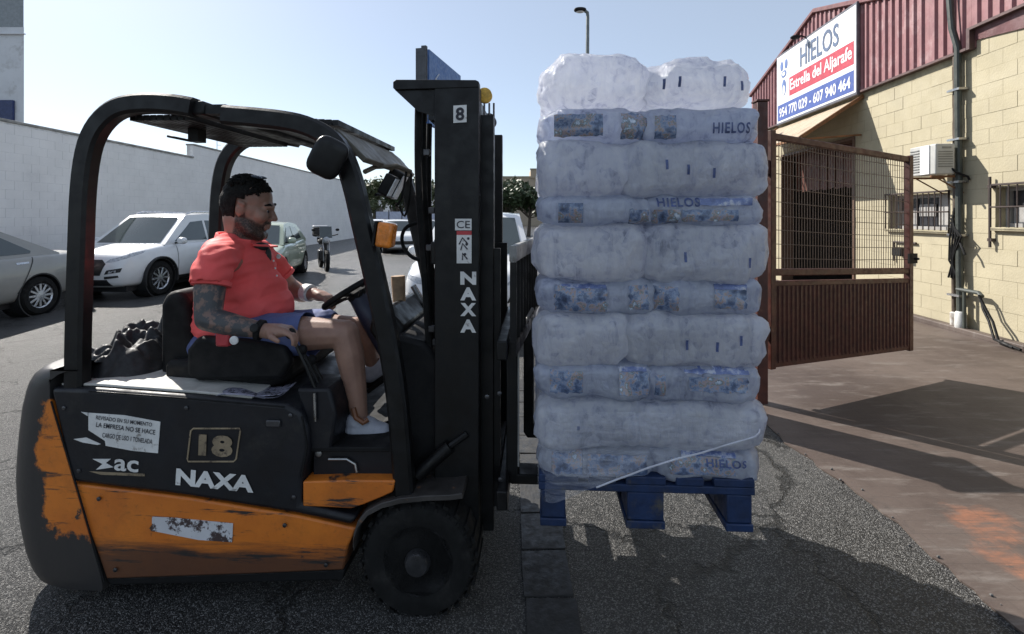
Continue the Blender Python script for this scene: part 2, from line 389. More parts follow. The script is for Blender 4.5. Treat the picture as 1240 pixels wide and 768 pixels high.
lw_box('coping', fl(sStep)+.004, fl(2.0), -.26, .035, zS1+.002, zS1+.06, Mt('dirty_coping', (.32, .31, .29), .85, var=.4, vs=4), bevel=.01)
lw_box('coping', fl(sEnd), fl(sStep), -.26, .035, zS2+.002, zS2+.06, bpy.data.materials['dirty_coping'], bevel=.01)
# antenna rod on the wall
a = Vector((CX-268, 0, 0)); s = left_wall_s(266); yy = s/math.sqrt(1+.0383**2)
p = Vector((-L0-.0383*yy-.1, yy, zS2))
ant = MB().tube([p, p+Vector((0, 0, .42*SC))], .012); ant.tube([p+Vector((0, 0, .25)), p+Vector((.0, .25, .28))], .008)
tag(obj('rod', ant, steel), 'thin metal rod standing on top of the white wall', 'rod')

# building over the wall, far left
lb = thing('white_building', 'white rendered building with ribbed metal parapet rising above the wall at far left', 'building', (0, 0, 0))
by = 26.0; bx = (29-CX)/F*by
rend = Mt('white_render', (.66, .67, .69), .85, var=.08, vs=.9, bmp=.3, bs=30, dirt=(.5, .5, .5), ds=1.2)
zpar = CZ+(HY-33)/F*by; 
kx_ = bx/by*(by+8)
def wedge(in_, z0, z1): return MB().prism([(bx-14+in_, by), (bx-in_, by), (kx_-in_, by+8), (kx_-14, by+8)], z0, z1, 'z')
obj('wall', wedge(0, 0, zpar), rend, lb)
grayclad = Mt('grey_cladding', (.26, .28, .29), .5, metal=.2, var=.15)
def corrug(s0, s1, z0f, z1f, mat4, pitch=.25, d=.035, m=0):
    """trapezoid sheet: rib profile along s, real depth, between the z lines z0f(s) and z1f(s)"""
    mb = MB(); prof = []; s = s0
    while s < s1-1e-6:
        for f, dd in ((0, 0), (.52, 0), (.64, d), (.88, d)):
            if s+f*pitch < s1: prof.append((s+f*pitch, dd))
        s += pitch
    prof.append((s1, 0)); vs = []; n = len(prof)
    for off in (0, -.006):
        for (q, dd) in prof: vs.append(mat4 @ Vector((q, dd+off, z0f(q))))
        for (q, dd) in prof: vs.append(mat4 @ Vector((q, dd+off, z1f(q))))
    fs = []
    for i in range(n-1):
        fs.append((i, i+1, n+i+1, n+i)); fs.append((2*n+i+1, 2*n+i, 3*n+i, 3*n+i+1))
        fs.append((i, 2*n+i, 2*n+i+1, i+1)); fs.append((n+i, n+i+1, 3*n+i+1, 3*n+i))
    fs += [(0, n, 3*n, 2*n), (n-1, 3*n-1, 4*n-1, 2*n-1)]
    return mb.add(vs, fs, m)
fm = frame((bx-14, by, 0), (1, 0, 0), (0, -1, 0)); 
for k in range(14):
    obj('cladding_panel', corrug(k*1.0+.002, k*1.0+1-.002, lambda q: zpar-.35, lambda q: zpar+2.4, fm @ Matrix.Translation((0, .05, 0)), pitch=.333), grayclad, lb, smooth=0)
obj('parapet_core', wedge(.02, zpar+.002, zpar+2.35), grayclad, lb)
obj('flashing', MB().box(bx-14, bx+.1, by-.12, by-.002, zpar-.40, zpar-.352), rend, lb)
sgb = obj('wall_sign', MB().box(bx-2.6, CX*0+(15-CX)/F*(by-.15), by-.15, by-.02, CZ+(HY-146)/F*by, CZ+(HY-122)/F*by), Mt('navy_sign', (.02, .035, .12), .4), lb, bevel=.01)

# ================================================================== WAREHOUSE (right)
WN = math.sqrt(1+.0717**2); w_ang = math.atan2(1, .0717)
def WS(px, py): Y = 5.87*F/(px-CX-.0717*F); return Y*WN, CZ-(py-HY)/F*Y
wh = thing('warehouse', 'cream block warehouse with ribbed maroon cladding, dark doorway and barred windows', 'building', (5.87, 0, 0), w_ang)
cream = Mt('cream_painted_block', (.42, .372, .255), .75, var=.10, vs=1.4, bmp=.5, bs=40, bd=.006, dirt=(.36, .29, .17), ds=1.1, dl=(.6, .9), rand=.05)
creamj = Mt('cream_joint', (.35, .31, .21), .9)
ZC = 3.94; sA, sB = 2.0, 14.2
dS0, dZ0 = WS(1036, 165); dS1, _ = WS(947, 165); dZ = 3.16
wA = (WS(1151, 244)[0], WS(1077, 246)[0]); wzA = (1.42, 1.97)
wB = (5.0, WS(1206, 226)[0]); wzB = (1.49, 2.01)
zstep = 4.2; sStepW = WS(1183, 60)[0]
holes = [(dS0, dS1, -1, dZ), (*wA, *wzA), (*wB, *wzB)]
# wall core, built round the openings
core = MB()
for a, b, z0, z1 in ((sA, wB[0], 0, zstep), (wB[0], wB[1], 0, wzB[0]), (wB[0], wB[1], wzB[1], zstep), (wB[1], sStepW, 0, zstep), (sStepW, wA[0], 0, ZC),
                     (wA[0], wA[1], 0, wzA[0]), (wA[0], wA[1], wzA[1], ZC), (wA[1], dS0, 0, ZC), (dS0, dS1, dZ, ZC), (dS1, sB, 0, ZC)):
    core.box(a, b, -.25, 0, z0, z1)
obj('wall_core', core, creamj, wh, smooth=0)
block_wall(wh, sB, zstep, holes+[(sStepW, 99, ZC, 9)], cream, creamj, None, s0=sA, sort=lambda t: t[0] if t[0] > 5.6 else 50-t[0], joint=.006, proud=.002)
# gable roofline
ridge = (WS(990, 13)[0], 6.1)
def roof(s): return ridge[1]-.3*abs(s-ridge[0])
maroon = Mt('maroon_cladding', (.27, .125, .13), .5, var=.15, vs=3, bmp=.05, dirt=(.36, .22, .22), ds=2, rand=.08)
I4 = Matrix.Identity(4); s = 1.6; 
while s < sB:
    e = min(s+1.0, sB)
    z0f = (lambda q: zstep+.02 if q < sStepW+.05 else ZC+.02)
    cuts = [s] + ([sStepW+.05] if s < sStepW+.05 < e else []) + [e]
    for a, b in zip(cuts[:-1], cuts[1:]):
        zb = zstep+.02 if (a+b)/2 < sStepW+.05 else ZC+.02
        obj('cladding_panel', corrug(a+.001, b-.001, lambda q: zb, lambda q: max(zb+.05, roof(q)), Matrix.Translation((0, .03, 0)), pitch=.1667), maroon, wh, smooth=0)
    s = e
gb = MB(); gb.prism([(sB, ZC+.003), (sB, roof(sB)-.02), (ridge[0], ridge[1]-.02), (1.6, roof(1.6)-.02), (1.6, zstep+.003), (sStepW, zstep+.003), (sStepW, ZC+.003)], -.2, .025)
obj('gable_core', gb, maroon, wh, smooth=0)
maroontrim = Mt('maroon_trim', (.16, .06, .06), .5)
obj('roof_trim', MB().tube([(sB, .06, roof(sB)), (ridge[0], .06, ridge[1]), (1.6, .06, roof(1.6))], .05, rect=(.1, .1)), maroontrim, wh)
tr = Mt('dark_flashing', (.10, .055, .05), .5)
fl_ = MB().box(sStepW+.06, sB, .0, .1, ZC-.02, ZC+.016); fl_.box(1.6, sStepW, .0, .1, zstep-.02, zstep+.016); fl_.box(sStepW+.002, sStepW+.055, .003, .098, ZC-.02, zstep+.014)
obj('flashing', fl_, tr, wh)
obj('roof_sheet', MB().add([(1.6, .1, roof(1.6)+.03), (ridge[0], .1, ridge[1]+.03), (sB, .1, roof(sB)+.03), (sB, -14, roof(sB)+.03), (ridge[0], -14, ridge[1]+.03), (1.6, -14, roof(1.6)+.03)], [(0, 1, 4, 5), (1, 2, 3, 4)]), grayclad, wh)
obj('side_wall', MB().box(sB-.2, sB-.004, -14, -.252, 0, roof(sB)-.03).box(1.6, 1.8, -14, -.252, 0, roof(1.6)-.03), creamj, wh)
obj('back_wall', MB().box(1.6, sB, -14.2, -14.004, 0, 5), creamj, wh)
# doorway: reveal, dark room, strip curtain
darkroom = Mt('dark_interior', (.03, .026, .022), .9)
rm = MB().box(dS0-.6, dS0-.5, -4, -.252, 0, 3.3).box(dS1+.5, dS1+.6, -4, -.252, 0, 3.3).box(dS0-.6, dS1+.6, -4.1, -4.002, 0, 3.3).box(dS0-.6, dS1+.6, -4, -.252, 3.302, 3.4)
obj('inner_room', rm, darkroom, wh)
strip_m = Mt('brown_strip_curtain', (.10, .032, .02), .6, var=.4, vs=6)
st = MB().box(0, .17, -.004, .004, -2.2, 0).mesh('curtain_strip', strip_m, 0)
n = int((dS1-dS0)/.15)
for i in range(n):
    o = link('curtain_strip', st, wh, loc=(dS0+i*.15+.02, -.30-(i % 2)*.012, dZ-.05)); o.scale = (1, 1, .40+.008*math.sin(i*2.1)); o.rotation_euler = (0, 0, rnd.uniform(-.06, .06))
obj('door_leaf', MB().box(dS0+.04, dS0+.1, -1.5, -.26, .03, dZ-.1), Mt('brown_door', (.10, .055, .035), .6), wh, bevel=.01)
obj('door_frame', MB().box(dS0, dS0+.06, -.24, .03, 0, dZ-.062).box(dS1-.06, dS1, -.24, .03, 0, dZ-.062).box(dS0, dS1, -.24, .03, dZ-.06, dZ), Mt('brown_frame', (.12, .07, .045), .55), wh, bevel=.008)
# awning over the door
aw_m = Mt('tan_awning', (.42, .34, .24), .6, var=.15, vs=3, dirt=(.25, .17, .11), ds=3)
aS0, aS1 = dS0-.22, dS1+.15
aw = MB()
for a in range(12):
    q0 = aS0+(aS1-aS0)*a/12; q1 = aS0+(aS1-aS0)*(a+1)/12-.006
    obj('awning_panel', MB().prism([(.01, 3.86), (1.1, 3.13), (1.1, 3.10), (.01, 3.83)], q0, q1, 'x'), aw_m, wh, smooth=0)
rust = Mt('rusty_edge', (.20, .09, .035), .7, var=.4)
ed = MB().tube([(aS0-.025, .01, 3.86), (aS0-.025, 1.12, 3.115)], .025, rect=(.07, .045)); ed.tube([(aS1+.025, .01, 3.86), (aS1+.025, 1.12, 3.115)], .025, rect=(.07, .045)); ed.tube([(aS0, 1.125, 3.105), (aS1, 1.125, 3.105)], .025, rect=(.06, .04))
obj('awning_edge', ed, rust, wh)
for q in (aS0+.02, aS1-.02): obj('awning_brace', MB().tube([(q, .02, 3.15), (q, 1.08, 3.08)], .018), rust, wh)
# barred windows
winm = Mt('dim_window_glass', (.035, .035, .04), .15); frm = Mt('grey_window_frame', (.35, .34, .33), .5); barm = Mt('brown_iron_bars', (.05, .035, .03), .6)
def window(a, b, z0, z1, parts, rod=None):
    fr = obj('window', MB().box(a, a+.05, -.2, -.12, z0, z1).box(b-.05, b, -.2, -.12, z0, z1).box(a+.05, b-.05, -.2, -.12, z0, z0+.05).box(a+.05, b-.05, -.2, -.12, z1-.05, z1), frm, wh)
    for k in range(parts):
        p0 = a+.05+(b-a-.1)*k/parts; p1 = a+.05+(b-a-.1)*(k+1)/parts
        obj('pane', MB().box(p0+.015, p1-.015, -.175, -.165, z0+.05, z1-.05), winm, fr)
        obj('shutter', MB().box(p0+.03, p1-.03, -.16, -.15, z0+.05+(k % 2)*.16, z1-.05-.1*(k % 3)), frm, fr)
    obj('sill', MB().box(a-.03, b+.03, -.1, .06, z0-.05, z0-.004), creamj, fr, bevel=.006)
    y = .045
    g = obj('grille_frame', MB().tube([(a-.03, y, z0-.03), (b+.03, y, z0-.03), (b+.03, y, z1+.03), (a-.03, y, z1+.03)], .016, rect=(.03, .03), closed=True), barm, fr)
    nb = int((b-a)/.11); bar = MB().tube([(0, 0, z0-.03), (0, 0, z1+.03)], .009, 6).mesh('bar', barm)
    for k in range(1, nb): link('bar', bar, fr, loc=(a+(b-a)*k/nb, y, 0))
    for zz in (z0+.14, (z0+z1)/2, z1-.14)[1:2]: link('cross_bar', MB().tube([(a-.03, y+.012, zz), (b+.03, y+.012, zz)], .011, 6).mesh('cross_bar', barm), fr)
window(*wA, *wzA, 3); window(*wB, *wzB, 3)
# wall lamp bracket on the cladding above the sign
lsp = WS(983, 41)
ld = thing('wall_lamp', 'small dark lamp on a bracket above the ice sign', 'lamp', (0, 0, 0)); ld.parent = None
Mw = Matrix.Translation((5.87, 0, 0)) @ Matrix.Rotation(w_ang, 4, 'Z')
ld.matrix_world = Mw @ Matrix.Translation((lsp[0], .07, lsp[1]-.1))
obj('bracket', MB().tube([(0, 0, 0), (0, .16, .06), (0, .26, .05)], .018), matte, ld); obj('lamp_head', MB().ell((0, .28, .03), (.08, .11, .05), 10, 8), matte, ld)

# ---- sign
SG = thing('sign', 'white ice company sign with red and blue bands under the gable', 'sign'); sS0, sS1 = WS(1046, 60)[0], WS(948, 110)[0]
sz0, sz1 = 3.93, 5.57; SG.matrix_world = Mw @ Matrix.Translation((sS0, .08, sz0))
sw, sh = sS1-sS0, sz1-sz0
obj('panel', MB().box(0, sw, 0, .06, 0, sh), Mt('white_sign_face', (.74, .75, .78), .45, var=.04), SG, bevel=.006)
fr = MB().tube([(-.015, .03, -.015), (sw+.015, .03, -.015), (sw+.015, .03, sh+.015), (-.015, .03, sh+.015)], .03, rect=(.06, .07), closed=True, up=(0, 1, 0)); obj('frame', fr, Mt('sign_frame', (.10, .10, .12), .5), SG)
blueb = Mt('blue_print', (.06, .10, .32), .45, var=.12); redb = Mt('red_band', (.45, .05, .075), .45, var=.12)
# reading direction runs from far (large s) to near (small s): text x axis = -s
def sgn_text(name, s, fx0, fx1, z0, z1, m, **k):
    me = text_me(s, z1-z0, fit=(fx1-fx0)*sw, **k)
    link(name, placed(me, frame((sw-(fx0+fx1)/2*sw, .066+.002, (z0+z1)/2), (-1, 0, 0), (0, 0, 1)), m), SG)
obj('red_band', MB().box(.06, sw*.80, .06, .064, sh*.335, sh*.60), redb, SG)
obj('blue_band', MB().box(.06, sw-.05, .06, .064, sh*.03, sh*.265), blueb, SG)
sgn_text('lettering', 'HIELOS', .36, .83, sh*.655, sh*.93, Mt('grey_blue_letters', (.09, .13, .22), .5), bold=.012)
sgn_text('lettering', 'Estrella del Aljarafe', .215, .965, sh*.36, sh*.565, Mt('sign_white', (.78, .78, .8), .5), bold=.018)
sgn_text('lettering', '954 770 029 - 607 940 464', .045, .95, sh*.075, sh*.215, bpy.data.materials['sign_white'], bold=.018)
# little penguin-like ice emblem, kept to plain shapes
em = MB(); ex = sw*.885
for (dx, dz, rx, rz) in ((0, .50, .10, .22), (-.1, .83, .07, .13), (.1, .83, .07, .13), (0, .70, .12, .10)): em.ell((ex+dx*1.1, .063, sh*dz), (rx*1.1, .004, rz*.9), 14, 8)
obj('emblem', em, Mt('emblem_blue', (.10, .16, .36), .5), SG)
em = MB()
for (dx, dz, rx, rz) in ((0, .46, .055, .12), (0, .70, .07, .05)): em.ell((ex+dx, .068, sh*dz), (rx, .004, rz), 12, 8)
obj('emblem_face', em, bpy.data.materials['sign_white'], SG)

# ---- air conditioner
acs, _ = WS(1133, 195); ac = thing('air_conditioner', 'small grey air conditioning unit on brackets high on the cream wall', 'air conditioner')
acY = 6.93*WN; ac.matrix_world = Mw @ Matrix.Translation((acY, 0, 2.22)) @ Matrix.Scale(.86, 4)
acg = Mt('unit_grey', (.42, .42, .40), .5, var=.1); 
obj('casing', MB().box(-.02, .56, .20, .50, 0, .50), acg, ac, bevel=.02, seg=3)
obj('front_panel', MB().box(.10, .30, .5015, .515, .01, .49), Mt('bright_panel', (.75, .75, .74), .4), ac, bevel=.005)
gr = MB(); 
for k in range(9): gr.box(.335, .54, .502, .512, .06+k*.045, .075+k*.045)
obj('fan_grille', gr, Mt('unit_dark', (.2, .2, .19), .5), ac)
lv = MB()
for k in range(7): lv.box(-.028, -.0215, .24, .46, .12+k*.04, .135+k*.04)
obj('louvre', lv, bpy.data.materials['unit_dark'], ac); obj('label_plate', MB().box(-.026, -.0212, .26, .4, .42, .45), bpy.data.materials['unit_dark'], ac)
obj('bracket', MB().tube([(.06, 0, -.03), (.06, .52, -.03)], .02, rect=(.035, .035)).tube([(.06, .01, -.3), (.06, .45, -.04)], .012), rust, ac); obj('bracket', MB().tube([(.48, 0, -.03), (.48, .52, -.03)], .02, rect=(.035, .035)).tube([(.48, .01, -.3), (.48, .45, -.04)], .012), rust, ac)
obj('refrigerant_pipe', MB().tube([(.0, .25, .1), (-.06, .2, .02), (-.08, .05, -.05), (-.08, .03, -.1)], .018), matte, ac)

# ---- pipes and cables
pp = thing('pipes', 'dark pipes and cable conduit running up the cream wall to the cladding', 'pipes'); pS = WS(1168, 200)[0]; pp.matrix_world = Mw @ Matrix.Translation((pS, 0, 0))
gpipe = Mt('dark_green_grey_pipe', (.05, .058, .05), .5, var=.3); bpipe = Mt('brown_conduit', (.10, .075, .055), .6, var=.3)
obj('pipe', MB().tube([(-.05, .09, .0), (-.03, .09, .95), (-.02, .09, 2), (.0, .09, 4.0), (.06, .12, 4.3), (.22, .12, 6)], .042, 10), gpipe, pp)
obj('conduit', MB().tube([(.09, .07, .0), (.10, .07, 1.0), (.04, .08, 1.2), (.075, .07, 1.5), (.075, .07, 3.9)], .026, 8), bpipe, pp)
for z in (.5, 1.35, 2.1, 2.7, 3.4): obj('clamp', MB().box(-.08, .13, .004, .14, z, z+.03), steel, pp)
cb = MB()
for k in range(5): cb.tube([(.03+.02*k, .11, 1.75-.05*k), (.06-.05*k, .15, 1.35), (.1-.03*k, .13, 1.0+.04*k), (-.05+.05*k, .1, .75)], .013, 6)
cb.tube([(-.06, .12, 1.3), (-.16, .15, 1.18), (-.2, .15, 1.1)], .016); obj('cable_splice', cb, matte, pp)
obj('pipe_boot', MB().lathe([(.06, 0), (.07, .02), (.065, .28), (.05, .3)], (-.05, .09, 0), (0, 0, 1), 12).lathe([(.045, 0), (.05, .25), (.03, .27)], (.09, .07, 0), (0, 0, 1), 10), Mt('white_plastic', (.6, .6, .58), .5, dirt=(.3, .25, .2)), pp)
hz = CZ-(351-HY)/F*6.9
tap = thing('hose_rail', 'bent grey pipe on a short post with hoses trailing down to the pavement', 'pipe'); tap.matrix_world = Mw @ Matrix.Translation((pS, 0, 0))
s2 = WS(1178, 352)[0]-pS; s3 = WS(1196, 352)[0]-pS; s4 = WS(1238, 415)[0]-pS
obj('rail', MB().tube([(-.02, .11, hz), (s3, .11, hz), (s3-.06, .12, hz-.04)], .028), gpipe, tap)
obj('post', MB().tube([(s2, .11, .0), (s2, .11, hz-.025)], .022), gpipe, tap)
for k in range(2): obj('hose', MB().tube([(s3-.03-.03*k, .12+.04*k, hz-.02), (s3-.1-.05*k, .14, hz-.2), (s3-.22-.06*k, .17, .28), (s4+.15-.06*k, .2, .07), (s4-.15-.1*k, .24, .04)], .016, 6), matte, tap)
rodS = WS(1204, 250)[0]
rd = MB().tube([(0, .05, 1.22), (0, .05, 2.15)], .016); rd.box(-.03, .03, 0, .06, 1.3, 1.34).box(-.03, .03, 0, .06, 2.0, 2.04)
ro = obj('iron_rod', rd, barm); ro.matrix_world = Mw @ Matrix.Translation((rodS, .004, 0)); tag(ro, 'thin vertical iron rod on the cream wall left of the nearest barred window', 'rod')
bx_ = thing('meter_box', 'small dark box on a bracket under the far barred window behind the gate', 'box'); bx_.matrix_world = Mw @ Matrix.Translation((WS(1098, 300)[0], 0, .98))
obj('case', MB().box(-.1, .12, .02, .16, 0, .14), matte, bx_, bevel=.01); obj('bracket', MB().tube([(-.25, .03, .22), (.25, .03, .22), (.25, .03, -.1)], .018), barm, bx_)
# rust coloured crate low at the wall and a pale kerb along its foot
kb = obj('kerb', MB().box(2.2, 9.3, .02, .16, 0.0, .08), concrete, None, bevel=.015); kb.matrix_world = Mw; kb['kind'] = 'structure'

# ================================================================== GATE
gm = Mt('maroon_gate_paint', (.064, .017, .011), .5, var=.35, vs=9, dirt=(.13, .06, .035), ds=7, dl=(.58, .72))
gl, gr_ = Vector((2.25, 4.35, 0)), Vector((4.10, 5.10, 0)); gd = (gr_-gl); GLn = gd.length; gang = math.atan2(gd.y, gd.x)
GT = thing('gate', 'open maroon metal gate with mesh above a ribbed solid lower panel', 'gate', gl, gang)
zl0, zl1, zr0, zr1 = CZ-185/F*4.35, CZ+104/F*4.35, CZ-162/F*5.1, CZ+73/F*5.1
zm0, zm1 = CZ-68/F*4.35, CZ-66/F*5.1
def gz(f, a, b): return a+(b-a)*f
def rail(name, za, zb, w=.06): return obj(name, MB().tube([(.03, 0, za), (GLn-.03, 0, zb)], .03, rect=(w, .045)), gm, GT)
obj('stile', MB().box(-.0, .06, -.03, .03, zl0, zl1), gm, GT, bevel=.004); obj('stile', MB().box(GLn-.06, GLn, -.03, .03, zr0, zr1), gm, GT, bevel=.004)
rail('top_rail', zl1-.05, zr1-.04); rail('middle_rail', zm0, zm1); rail('panel_rail', zm0-.1, zm1-.1, .05); rail('bottom_rail', zl0+.04, zr0+.04)
rb = MB()
pa = corrug(.06, GLn-.06, lambda q: gz(q/GLn, zl0, zr0)+.05, lambda q: gz(q/GLn, zm0, zm1)-.12, Matrix.Translation((0, -.012, 0)), pitch=.055, d=-.012)
obj('ribbed_panel', pa, gm, GT, smooth=0)
wm = Mt('dark_wire', (.11, .08, .065), .5, metal=.3)
nw = 52
for k in range(1, nw):
    q = .06+(GLn-.12)*k/nw; f = q/GLn; j = rnd.uniform(-.006, .006)
    link('wire', MB().tube([(q, .004, gz(f, zm0, zm1)), (q+j, .004+j, gz(f, zm0+zl1, zm1+zr1)/2), (q, .004, gz(f, zl1, zr1)-.06)], .0034, 5).mesh('wire', wm), GT)
for k in range(1, 10):
    g_ = k/10; link('wire', MB().tube([(.05, -.005, gz(g_, zm0, zl1)), (GLn*.5, -.005+rnd.uniform(-.01, .01), gz(g_, zm0+zm1, zl1+zr1)/2-.01), (GLn-.05, -.005, gz(g_, zm1, zr1))], .0034, 5).mesh('wire', wm), GT)
obj('latch', MB().box(GLn-.1, GLn+.03, -.05, -.032, 1.15, 1.25).tube([(GLn-.04, -.06, 1.2), (GLn-.04, -.1, 1.2)], .012), matte, GT)
for z in (.55, 2.0): obj('hinge', MB().tube([(-.015, 0, z), (-.015, 0, z+.12)], .022), gm, GT)
# post the gate hangs from
gp = gl-Vector((.085, .03, 0))
tag(obj('gate_post', MB().box(gp.x-.045, gp.x+.045, gp.y-.045, gp.y+.045, 0, 2.62).box(gp.x-.055, gp.x+.055, gp.y-.055, gp.y+.055, 2.622, 2.64), gm, bevel=.004), 'square maroon gate post beside the stacked ice', 'post')
# masonry pier with a thin steel post, mostly behind the load
pr = Vector((1.25, 4.5, 0))
pier = thing('gate_pier', 'block gate pier with slim steel post hidden behind the ice stack', 'pier', pr)
obj('pier_shaft', MB().box(-.17, .17, -.17, .17, 0, 1.66), creamj, pier, bevel=.01); obj('pier_cap', MB().box(-.2, .2, -.2, .2, 1.662, 1.72), slab_m, pier, bevel=.01); obj('steel_post', MB().box(-.03, .03, -.03, .03, 1.722, 2.5), gm, pier)
# ================================================================== FORKLIFT
FROT = -TH
fk = thing('forklift', 'scraped orange and black electric forklift carrying a pallet of bagged ice', 'forklift', FO, FROT)
def PU(pts, v=0): return [LU(x, y, v) for x, y in pts]
BW = 1.0                                           # body width
def fpart(name, mb, m, par=None, **k): return obj(name, mb, m, par or fk, **k)
# upper hood: charcoal side panels with the battery cover on top
hood_poly = [(60, 470), (110, 471), (230, 480), (346, 490), (364, 500), (372, 520), (374, 545), (366, 578), (364, 611), (432, 627), (425, 637), (360, 623), (225, 601), (86, 584)]
hp = PU(hood_poly)
fpart('hood', MB().prism(hp, 0, BW), hood_m, bevel=.018, seg=3)
zt = [LU(x, y, 0) for x, y in ((66, 470), (110, 471), (230, 480), (300, 486.5))]
cv = MB()
cv.prism([zt[0], zt[1], zt[2], zt[3], (zt[3][0], zt[3][1]+.012), (zt[2][0], zt[2][1]+.012), (zt[1][0], zt[1][1]+.012), (zt[0][0], zt[0][1]+.010)], .03, BW-.03)
fpart('battery_cover', cv, paletop, bevel=.004)  # pale grey sheet on the rear hood top; the dark hood shows beyond it
# lower orange skirt
sk = PU([(87, 587), (225, 604), (360, 626), (424, 640), (431, 641), (421, 662), (415, 692), (300, 697), (127, 703)])
fpart('side_skirt', MB().prism(sk, .006, BW-.006), orange, bevel=.008)
fpart('bottom_rail', MB().prism(PU([(124, 704), (415, 693.5), (413, 706), (300, 709), (130, 712)]), .015, BW-.015), matte, bevel=.006)
# counterweight: rounded casting built level by level
lv = [(716, 66), (711, 48), (700, 40), (680, 33), (650, 27), (620, 23), (590, 21.5), (560, 23), (530, 25.5), (500, 29), (482, 33), (470, 37), (460, 43), (453, 52), (449, 62)]
mb = MB(); NR = []; nc = 9
for (py, pxr) in lv:
    t = min(1, max(0, (py-486)/(705-486))); pf = 62+t*(126-62)
    u1, z = LU(pf-2, py, 0); u0, _ = LU(pxr, py, .12)
    rc = .20; ring = [(u1, 0)]
    for i in range(nc+1):
        a = math.pi/2*i/nc; ring.append((u0+rc-rc*math.sin(a), rc-rc*math.cos(a)))
    for i in range(nc+1):
        a = math.pi/2*i/nc; ring.append((u0+rc-rc*math.cos(a), BW-rc+rc*math.sin(a)))
    ring.append((u1, BW)); NR.append([(u, v, z) for u, v in ring])
n = len(NR[0]); vs = [p for r in NR for p in r]; fs = []
for i in range(len(NR)-1):
    for j in range(n): fs.append((i*n+j, i*n+(j+1) % n, (i+1)*n+(j+1) % n, (i+1)*n+j))
fs += [list(range(n)), [(len(NR)-1)*n+j for j in range(n)]]
mb.add(vs, fs)
zl = lambda py: LU(50, py, 0)[1]
cw_m = orange_wear('chipped_orange_casting', (zl(645), zl(487), LU(47, 560, 0)[0]))
fpart('counterweight', mb, cw_m, smooth=40, bevel=.012)
gap_m = matte
for pts in ([(62, 486), (72, 520), (86, 566), (126, 704)], [(366, 504), (372, 540), (365, 578)], [(108, 474), (230, 483), (344, 493)]):
    fpart('panel_gap', MB().tube([L(x, y, -.001) for x, y in pts], .003, rect=(.006, .006)), gap_m)
for (x, y) in ((78, 494), (96, 570), (352, 503), (356, 602), (140, 690), (395, 684), (226, 494), (120, 604), (345, 636)):
    fpart('fixing_bolt', MB().lathe([(.009, .0), (.009, -.004), (.005, -.006)], L(x, y, 0), (0, 1, 0), 8), oilsteel)
fpart('hood_latch', MB().box(-.03, .03, -.012, .0, -.014, .014), oilsteel, bevel=.004).matrix_local = Matrix.Translation(L(332, 512, 0))
# underframe, wheel well and far side
fpart('underframe', MB().prism(PU([(140, 713), (410, 707), (440, 660), (600, 655), (600, 600), (520, 596), (370, 615), (130, 700)]), .24, BW-.24), matte)
# step and orange step panel, floor, cowl
fpart('step_panel', MB().prism(PU([(366, 584), (420, 582.5), (478, 583), (475, 597), (462, 603), (440, 612), (425, 617), (366, 614)]), .004, .09), orange, bevel=.006)
fpart('floor_plate', MB().prism(PU([(372, 546), (485, 546), (485, 552), (372, 552)]), .03, BW-.03), matte, bevel=.004)
fpart('step_recess', MB().prism(PU([(372, 552.5), (485, 552.5), (482, 600), (372, 600)]), .06, BW-.1), hood_m)
fpart('floor_mat', MB().prism(PU([(400, 541), (470, 541), (470, 545.5), (400, 545.5)], .1), .1, BW-.2), rubber, bevel=.003)
fpart('front_cowl', MB().prism(PU([(482, 600), (484, 470), (474, 440), (470, 415), (486, 404), (515, 412), (540, 440), (552, 500), (560, 596)], .2), .16, BW-.16), matte, bevel=.02)
fpart('dashboard', MB().prism(PU([(452, 380), (470, 372), (492, 396), (484, 425), (465, 425), (448, 400)], .3), .28, BW-.2), black, bevel=.015)
fpart('cowl_edge', MB().tube([L(486, 432, .3), L(523, 402, .3)], .014), steel)
fpart('tilt_rod', MB().tube([L(500, 346, .5), L(533, 402, .5)], .016), steel)
# front fenders (near and far)
arc = [(428, 660), (429, 645), (434, 630), (445, 617), (462, 608), (485, 602), (515, 599), (545, 598), (560, 596)]
def fender(v0, v1):
    up = PU(arc); dn = [(u+.004, z-.022) for u, z in up]
    return MB().prism(up+dn[::-1], v0, v1)
ww = Mt('worn_fender', (.05, .045, .042), .5, var=.4, dirt=(.25, .12, .06), ds=14, dl=(.6, .72))
fpart('fender', fender(-.01, .24), ww, bevel=.003); fpart('fender', fender(.76, BW+.01), ww, bevel=.003)
